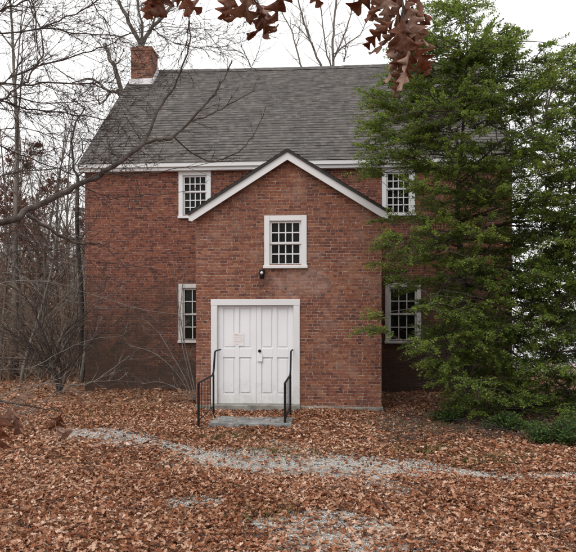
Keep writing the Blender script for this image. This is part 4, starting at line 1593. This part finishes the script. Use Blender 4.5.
m = MB()
for (px, py, d, *_r) in leaves:
    a_ = P(px, py, d)
    hx = 166 if px < 200 else 250 if px < 270 else 285 if px < 295 else 304 if px < 320 else 402
    if px > 130:
        b_ = P(px * .45 + hx * .55, py - 16, d + .01)
        m = MB()
        m.tube([a_, a_.lerp(b_, .5) + Vector((.002, 0, .003)), b_], [.0009, .001, .0014], 5)
        part('stalk', m, M_OAKBARK, oak)
m = MB()
twig([P(100, -138, 2.8), P(140, -70, 2.3), P(163, -20, 2.0), P(166, -14, 2.0)], .005, .002)
twig([P(230, -110, 2.5), P(240, -60, 2.2), P(250, -18, 2.1), P(260, 8, 2.1)], .005, .0015)
twig([P(250, -108, 2.48), P(275, -70, 2.1), P(285, -28, 2.0)], .004, .002)
twig([P(330, -106, 2.4), P(310, -60, 2.2), P(304, -32, 2.1)], .004, .002)
twig([P(420, -100, 2.3), P(398, -60, 2.0), P(402, -20, 1.9), P(403, 20, 1.9), P(408, 44, 1.9), P(410, 60, 1.9)], .006, .002)
part('twigs', m, M_OAKBARK, oak)
m = MB()
twig([P(-120, 330, 3.6), P(-60, 380, 3.0), P(-6, 399, 2.65), P(12, 403, 2.6), P(40, 408, 2.7), P(62, 411, 2.8)], .008, .002)
twig([from_trunk(1.7), P(-220, 300, 4.2), P(-120, 330, 3.6)], .02, .008)
part('twigs', m, M_OAKBARK, oak)

# ------------------------------------------------------------------ big evergreen
rng = random.Random(81)
TY = -.15
tb = at(466, 413, TY)
ever = empty('evergreen_tree', (tb.x, TY, 0), 'large spreading evergreen tree with layered green sprays before the right front wall', 'tree')
tl = smooth_line([Vector((tb.x, TY, -.15)), Vector((tb.x + .02, TY, 1.0)), Vector((tb.x - .03, TY + .05, 2.6)), Vector((tb.x - .16, TY + .05, 4.2)), Vector((tb.x - .05, TY, 6.0)), Vector((tb.x + .05, TY, 8.2))], 6)
tr_ = [.15 - .138 * (i / (len(tl) - 1)) ** .62 for i in range(len(tl))]
tr_[0] = .2
mb = MB()
mb.tube(tl, tr_, 12)
part('trunk', mb, M_BARKD, ever, smooth=True)
OUT = [(424, 4), (480, 7), (486, 26), (514, 34), (524, 58), (545, 46), (572, 42), (640, 80), (690, 200), (690, 330), (650, 425), (575, 436), (510, 440), (440, 432), (434, 408), (452, 384),
       (425, 362), (398, 348), (362, 324), (366, 312), (392, 302), (384, 272), (378, 246), (386, 226), (400, 206), (392, 186), (364, 166), (362, 150), (372, 116), (368, 100), (390, 92), (394, 60), (402, 42), (432, 30)]


def in_poly(x, y, poly):
    c = False
    n = len(poly)
    for i in range(n):
        (x0, y0), (x1, y1) = poly[i], poly[i - 1]
        if (y0 > y) != (y1 > y) and x < (x1 - x0) * (y - y0) / (y1 - y0) + x0:
            c = not c
    return c


GAPS = [(552, 392, 12, 18), (545, 258, 8, 16), (562, 150, 10, 7), (576, 262, 9, 9), (492, 20, 14, 10), (430, 26, 34, 6), (522, 340, 8, 12), (560, 215, 8, 7), (422, 392, 22, 24), (395, 315, 16, 30), (398, 186, 14, 24)]


def trunk_at(z):
    for i in range(len(tl) - 1):
        if tl[i + 1].z >= z:
            t = (z - tl[i].z) / max(1e-6, tl[i + 1].z - tl[i].z)
            return tl[i].lerp(tl[i + 1], t), tr_[i] + (tr_[i + 1] - tr_[i]) * t
    return tl[-1].copy(), tr_[-1]


targets = []
tries = 0
while len(targets) < 760 and tries < 40000:
    tries += 1
    px, py = rng.uniform(360, 690), rng.uniform(2, 440)
    if not in_poly(px, py, OUT):
        continue
    if any(((px - a) / c) ** 2 + ((py - b) / e) ** 2 < 1 for a, b, c, e in GAPS) and rng.random() < .93:
        continue
    if px > 516 and rng.random() < .12:
        continue
    yo = TY + rng.uniform(-1.9, 1.5)
    q = at(px, py, yo)
    if q.x < PR + .25 and q.y > -.45:
        q = at(px, py, rng.uniform(-1.7, -.5))
    if q.y > Y2 - .5 or q.z < .15:
        continue
    if any((q - t).length < .23 for t in targets):
        continue
    targets.append(q)
for _ in range(70):
    targets.append(at(rng.uniform(425, 510), rng.uniform(150, 388), TY + rng.uniform(-1.5, -.45)))
for _ in range(85):
    targets.append(at(rng.uniform(408, 516), rng.uniform(38, 125), TY + rng.uniform(-1.0, .7)))
for _ in range(45):
    q = at(rng.uniform(372, 440), rng.uniform(92, 180), TY + rng.uniform(-1.3, .2))
    if q.z > 5.9 or q.y < -.4:
        targets.append(q)
for _ in range(60):
    targets.append(at(rng.uniform(446, 600), rng.uniform(392, 432), TY + rng.uniform(-.9, .9)))
for _ in range(80):
    targets.append(at(rng.uniform(508, 580), rng.uniform(200, 425), TY + rng.uniform(-1.3, 1.6)))
for _ in range(110):
    targets.append(at(rng.uniform(514, 600), rng.uniform(75, 330), TY + rng.uniform(-1.3, 1.6)))
for _ in range(90):
    targets.append(at(rng.uniform(505, 600), rng.uniform(230, 432), TY + rng.uniform(-1.2, 1.2)))
rng.shuffle(targets)
limbs_, lm, fm = [], MB(), MB()


def spray(p, d, size, rng):
    """flat fan of leafy twigs at p heading d"""
    d = Vector((d.x, d.y, d.z * .35)).normalized()
    side = d.cross(Vector((0, 0, 1))).normalized()
    nt = rng.randint(6, 9)
    tone = rng.gauss(0, .13)
    for k in range(nt):
        a = rng.uniform(-1.1, 1.1)
        dv = (d * math.cos(a) + side * math.sin(a) + Vector((0, 0, rng.gauss(.02, .16)))).normalized()
        b = p - d * size * rng.uniform(0, .6) + Vector((0, 0, rng.gauss(0, .03)))
        L = size * rng.uniform(.6, 1.15)
        e = b + dv * L + Vector((0, 0, -.06 * L + rng.gauss(0, .03)))
        mid = b.lerp(e, .5) + Vector((0, 0, .03))
        lm.tube([b, mid, e], [.006, .004, .0015], 3)
        for _ in range(2):
            tt = b.lerp(e, rng.uniform(.2, .9))
            v = (dv + Vector((rng.gauss(0, .7), rng.gauss(0, .7), rng.gauss(.05, .4)))).normalized() * L * rng.uniform(.3, .6)
            lm.tube([tt, tt + v * .5 + Vector((0, 0, .01)), tt + v], [.0035, .003, .0015], 3)
        n = int(40 * L / .35)
        for j in range(n):
            t = rng.uniform(.1, 1.04)
            q = b.lerp(mid, t * 2) if t < .5 else mid.lerp(e, t * 2 - 1)
            s2 = dv.cross(Vector((0, 0, 1))).normalized() * rng.choice((-1, 1))
            ld = (dv * rng.uniform(.2, 1) + s2 * rng.uniform(.3, 1) + Vector((0, 0, rng.gauss(.1, .45)))).normalized()
            s = rng.uniform(.034, .062)
            up = Vector((rng.gauss(0, .3), rng.gauss(-.12, .3), 1)).normalized()
            w = ld.cross(up).normalized() * (s * .27)
            nn = w.cross(ld).normalized() * s * .1
            q = q + Vector((rng.gauss(0, .012), rng.gauss(0, .012), rng.gauss(0, .016)))
            fm.add([q, q + ld * s * .5 + w + nn, q + ld * s, q + ld * s * .5 - w + nn], [(0, 1, 2), (0, 2, 3)], min(1, max(0, rng.gauss(.5, .22) + tone)))


for i, q in enumerate(targets):
    rad = math.hypot(q.x - tb.x, q.y - TY)
    best = None
    if len(limbs_) >= 46:
        for L_ in limbs_:
            for j in range(2, len(L_) - 1):
                dist = (L_[j] - q).length + (.5 if L_[j].z > q.z + .3 else 0)
                if best is None or dist < best[0]:
                    best = (dist, L_, j)
    zb = min(max(q.z + rad * np.interp(q.z, [.4, 2.2, 4.2, 6.5], [.55, .3, -.1, -.5]), 1.0), 8.0)
    a, ra = trunk_at(zb)
    if best is None or best[0] > (q - a).length:
        c1 = a.lerp(q, .35) + Vector((rng.gauss(0, .08), rng.gauss(0, .08), .05 + .05 * rad))
        c2 = a.lerp(q, .7) + Vector((rng.gauss(0, .08), rng.gauss(0, .08), .06))
        line = smooth_line([a, c1, c2, q], 4, .012, rng)
        r0 = min(ra * .5, .010 + .009 * rad)
        lm.tube(line, [r0 + (.005 - r0) * k / (len(line) - 1) for k in range(len(line))], 5)
        limbs_.append(line)
        d = q - c2
    else:
        a = best[1][best[2]]
        c1 = a.lerp(q, .5) + Vector((rng.gauss(0, .05), rng.gauss(0, .05), .05))
        line = smooth_line([a, c1, q], 4, .008, rng)
        lm.tube(line, [.012 + (.004 - .012) * k / (len(line) - 1) for k in range(len(line))], 4)
        d = q - c1
    out = Vector((q.x - tb.x, q.y - TY, 0))
    if out.length > .1:
        d = d.normalized() + out.normalized() * .8
    spray(q, d, rng.uniform(.36, .58), rng)
part('limbs', lm, M_OAKBARK, ever)
fo = part('foliage', fm, M_EVERG, ever)
print('evergreen leaves', len(fm.f) // 2, 'sprays', len(targets))

# --- low evergreen shrubs at the right
def shrub(px, py, w, h, n, label, seed):
    rng = random.Random(seed)
    b = gnd(px, py)
    root = empty('evergreen_shrub', (b.x, b.y, 0), label, 'shrub', 'low shrubs at the right')
    sm, f2 = MB(), MB()
    for k in range(n):
        a = rng.uniform(0, 6.283)
        rr = math.sqrt(rng.random()) * w
        tip = Vector((b.x + rr * math.cos(a), b.y + rr * math.sin(a) * .7, h * rng.uniform(.35, 1.0) * (1.1 - .5 * rr / w)))
        foot = Vector((b.x + rr * .35 * math.cos(a), b.y + rr * .25 * math.sin(a), -.03))
        mid = foot.lerp(tip, .55) + Vector((0, 0, .08))
        sm.tube([foot, mid, tip], [.007, .005, .002], 4)
        for _ in range(75):
            t = rng.uniform(.25, 1.05)
            q = foot.lerp(mid, t / .55) if t < .55 else mid.lerp(tip, (t - .55) / .45)
            leaf4(f2, q + Vector((rng.gauss(0, .05), rng.gauss(0, .05), rng.gauss(0, .04))), rng.uniform(.034, .062), rng, .5, .5)
    part('stems', sm, M_BARKD, root)
    part('foliage', f2, M_SHRUB, root)


shrub(566, 445, .7, .42, 56, 'low dark green shrub at the right edge of the leaves', 91)
shrub(512, 431, .5, .34, 34, 'low green shrub under the evergreen, right of its trunk', 92)
shrub(447, 422, .36, .26, 18, 'smallest green shrub in front of the evergreen trunk', 93)
shrub(608, 440, .8, .8, 50, 'tallest dark green shrub, mostly past the right edge', 94)

# twigs dropped on the leaves
mb = MB()
rng = random.Random(96)
for k in range(260):
    p = gnd(rng.uniform(-40, 620), rng.uniform(418, 560) if rng.random() < .6 else rng.uniform(400, 450))
    if inside_house(np.array([p.x]), np.array([p.y]))[0] or (s0.x < p.x < s1.x and ya < p.y < yb):
        continue
    a = rng.uniform(0, 6.283)
    L = rng.uniform(.1, .45)
    q = Vector((p.x, p.y, rng.uniform(.035, .055)))
    e = q + Vector((math.cos(a) * L, math.sin(a) * L, rng.uniform(-.01, .03)))
    mid = q.lerp(e, .5) + Vector((rng.gauss(0, .02), rng.gauss(0, .02), .01))
    mb.tube([q, mid, e], [.004, .003, .0015], 4)
    f_ = mid + Vector((math.cos(a + .7) * L * .35, math.sin(a + .7) * L * .35, .02))
    mb.tube([mid, f_], [.0025, .0012], 3)
o = part('fallen_twigs', mb, M_BARKD)
tag(o, 'thin dark twigs dropped over the brown leaves', 'twigs', kind='stuff')

# dead twigs lying under the tree
mb = MB()
rng = random.Random(95)
for k in range(420):
    p = gnd(rng.uniform(385, 600), rng.uniform(414, 444))
    if inside_house(np.array([p.x]), np.array([p.y]))[0]:
        continue
    a = rng.uniform(0, 6.283)
    L = rng.uniform(.2, .7)
    z = rng.uniform(.03, .09)
    q = Vector((p.x, p.y, z))
    e = q + Vector((math.cos(a) * L, math.sin(a) * L, rng.uniform(-.03, .14)))
    mb.tube([q, q.lerp(e, .5) + Vector((rng.gauss(0, .03), rng.gauss(0, .03), .03)), e], [.005, .004, .002], 3)
o = part('brushwood', mb, M_BARKD)
tag(o, 'dead twigs lying in the leaves under the evergreen', 'twigs', kind='stuff')
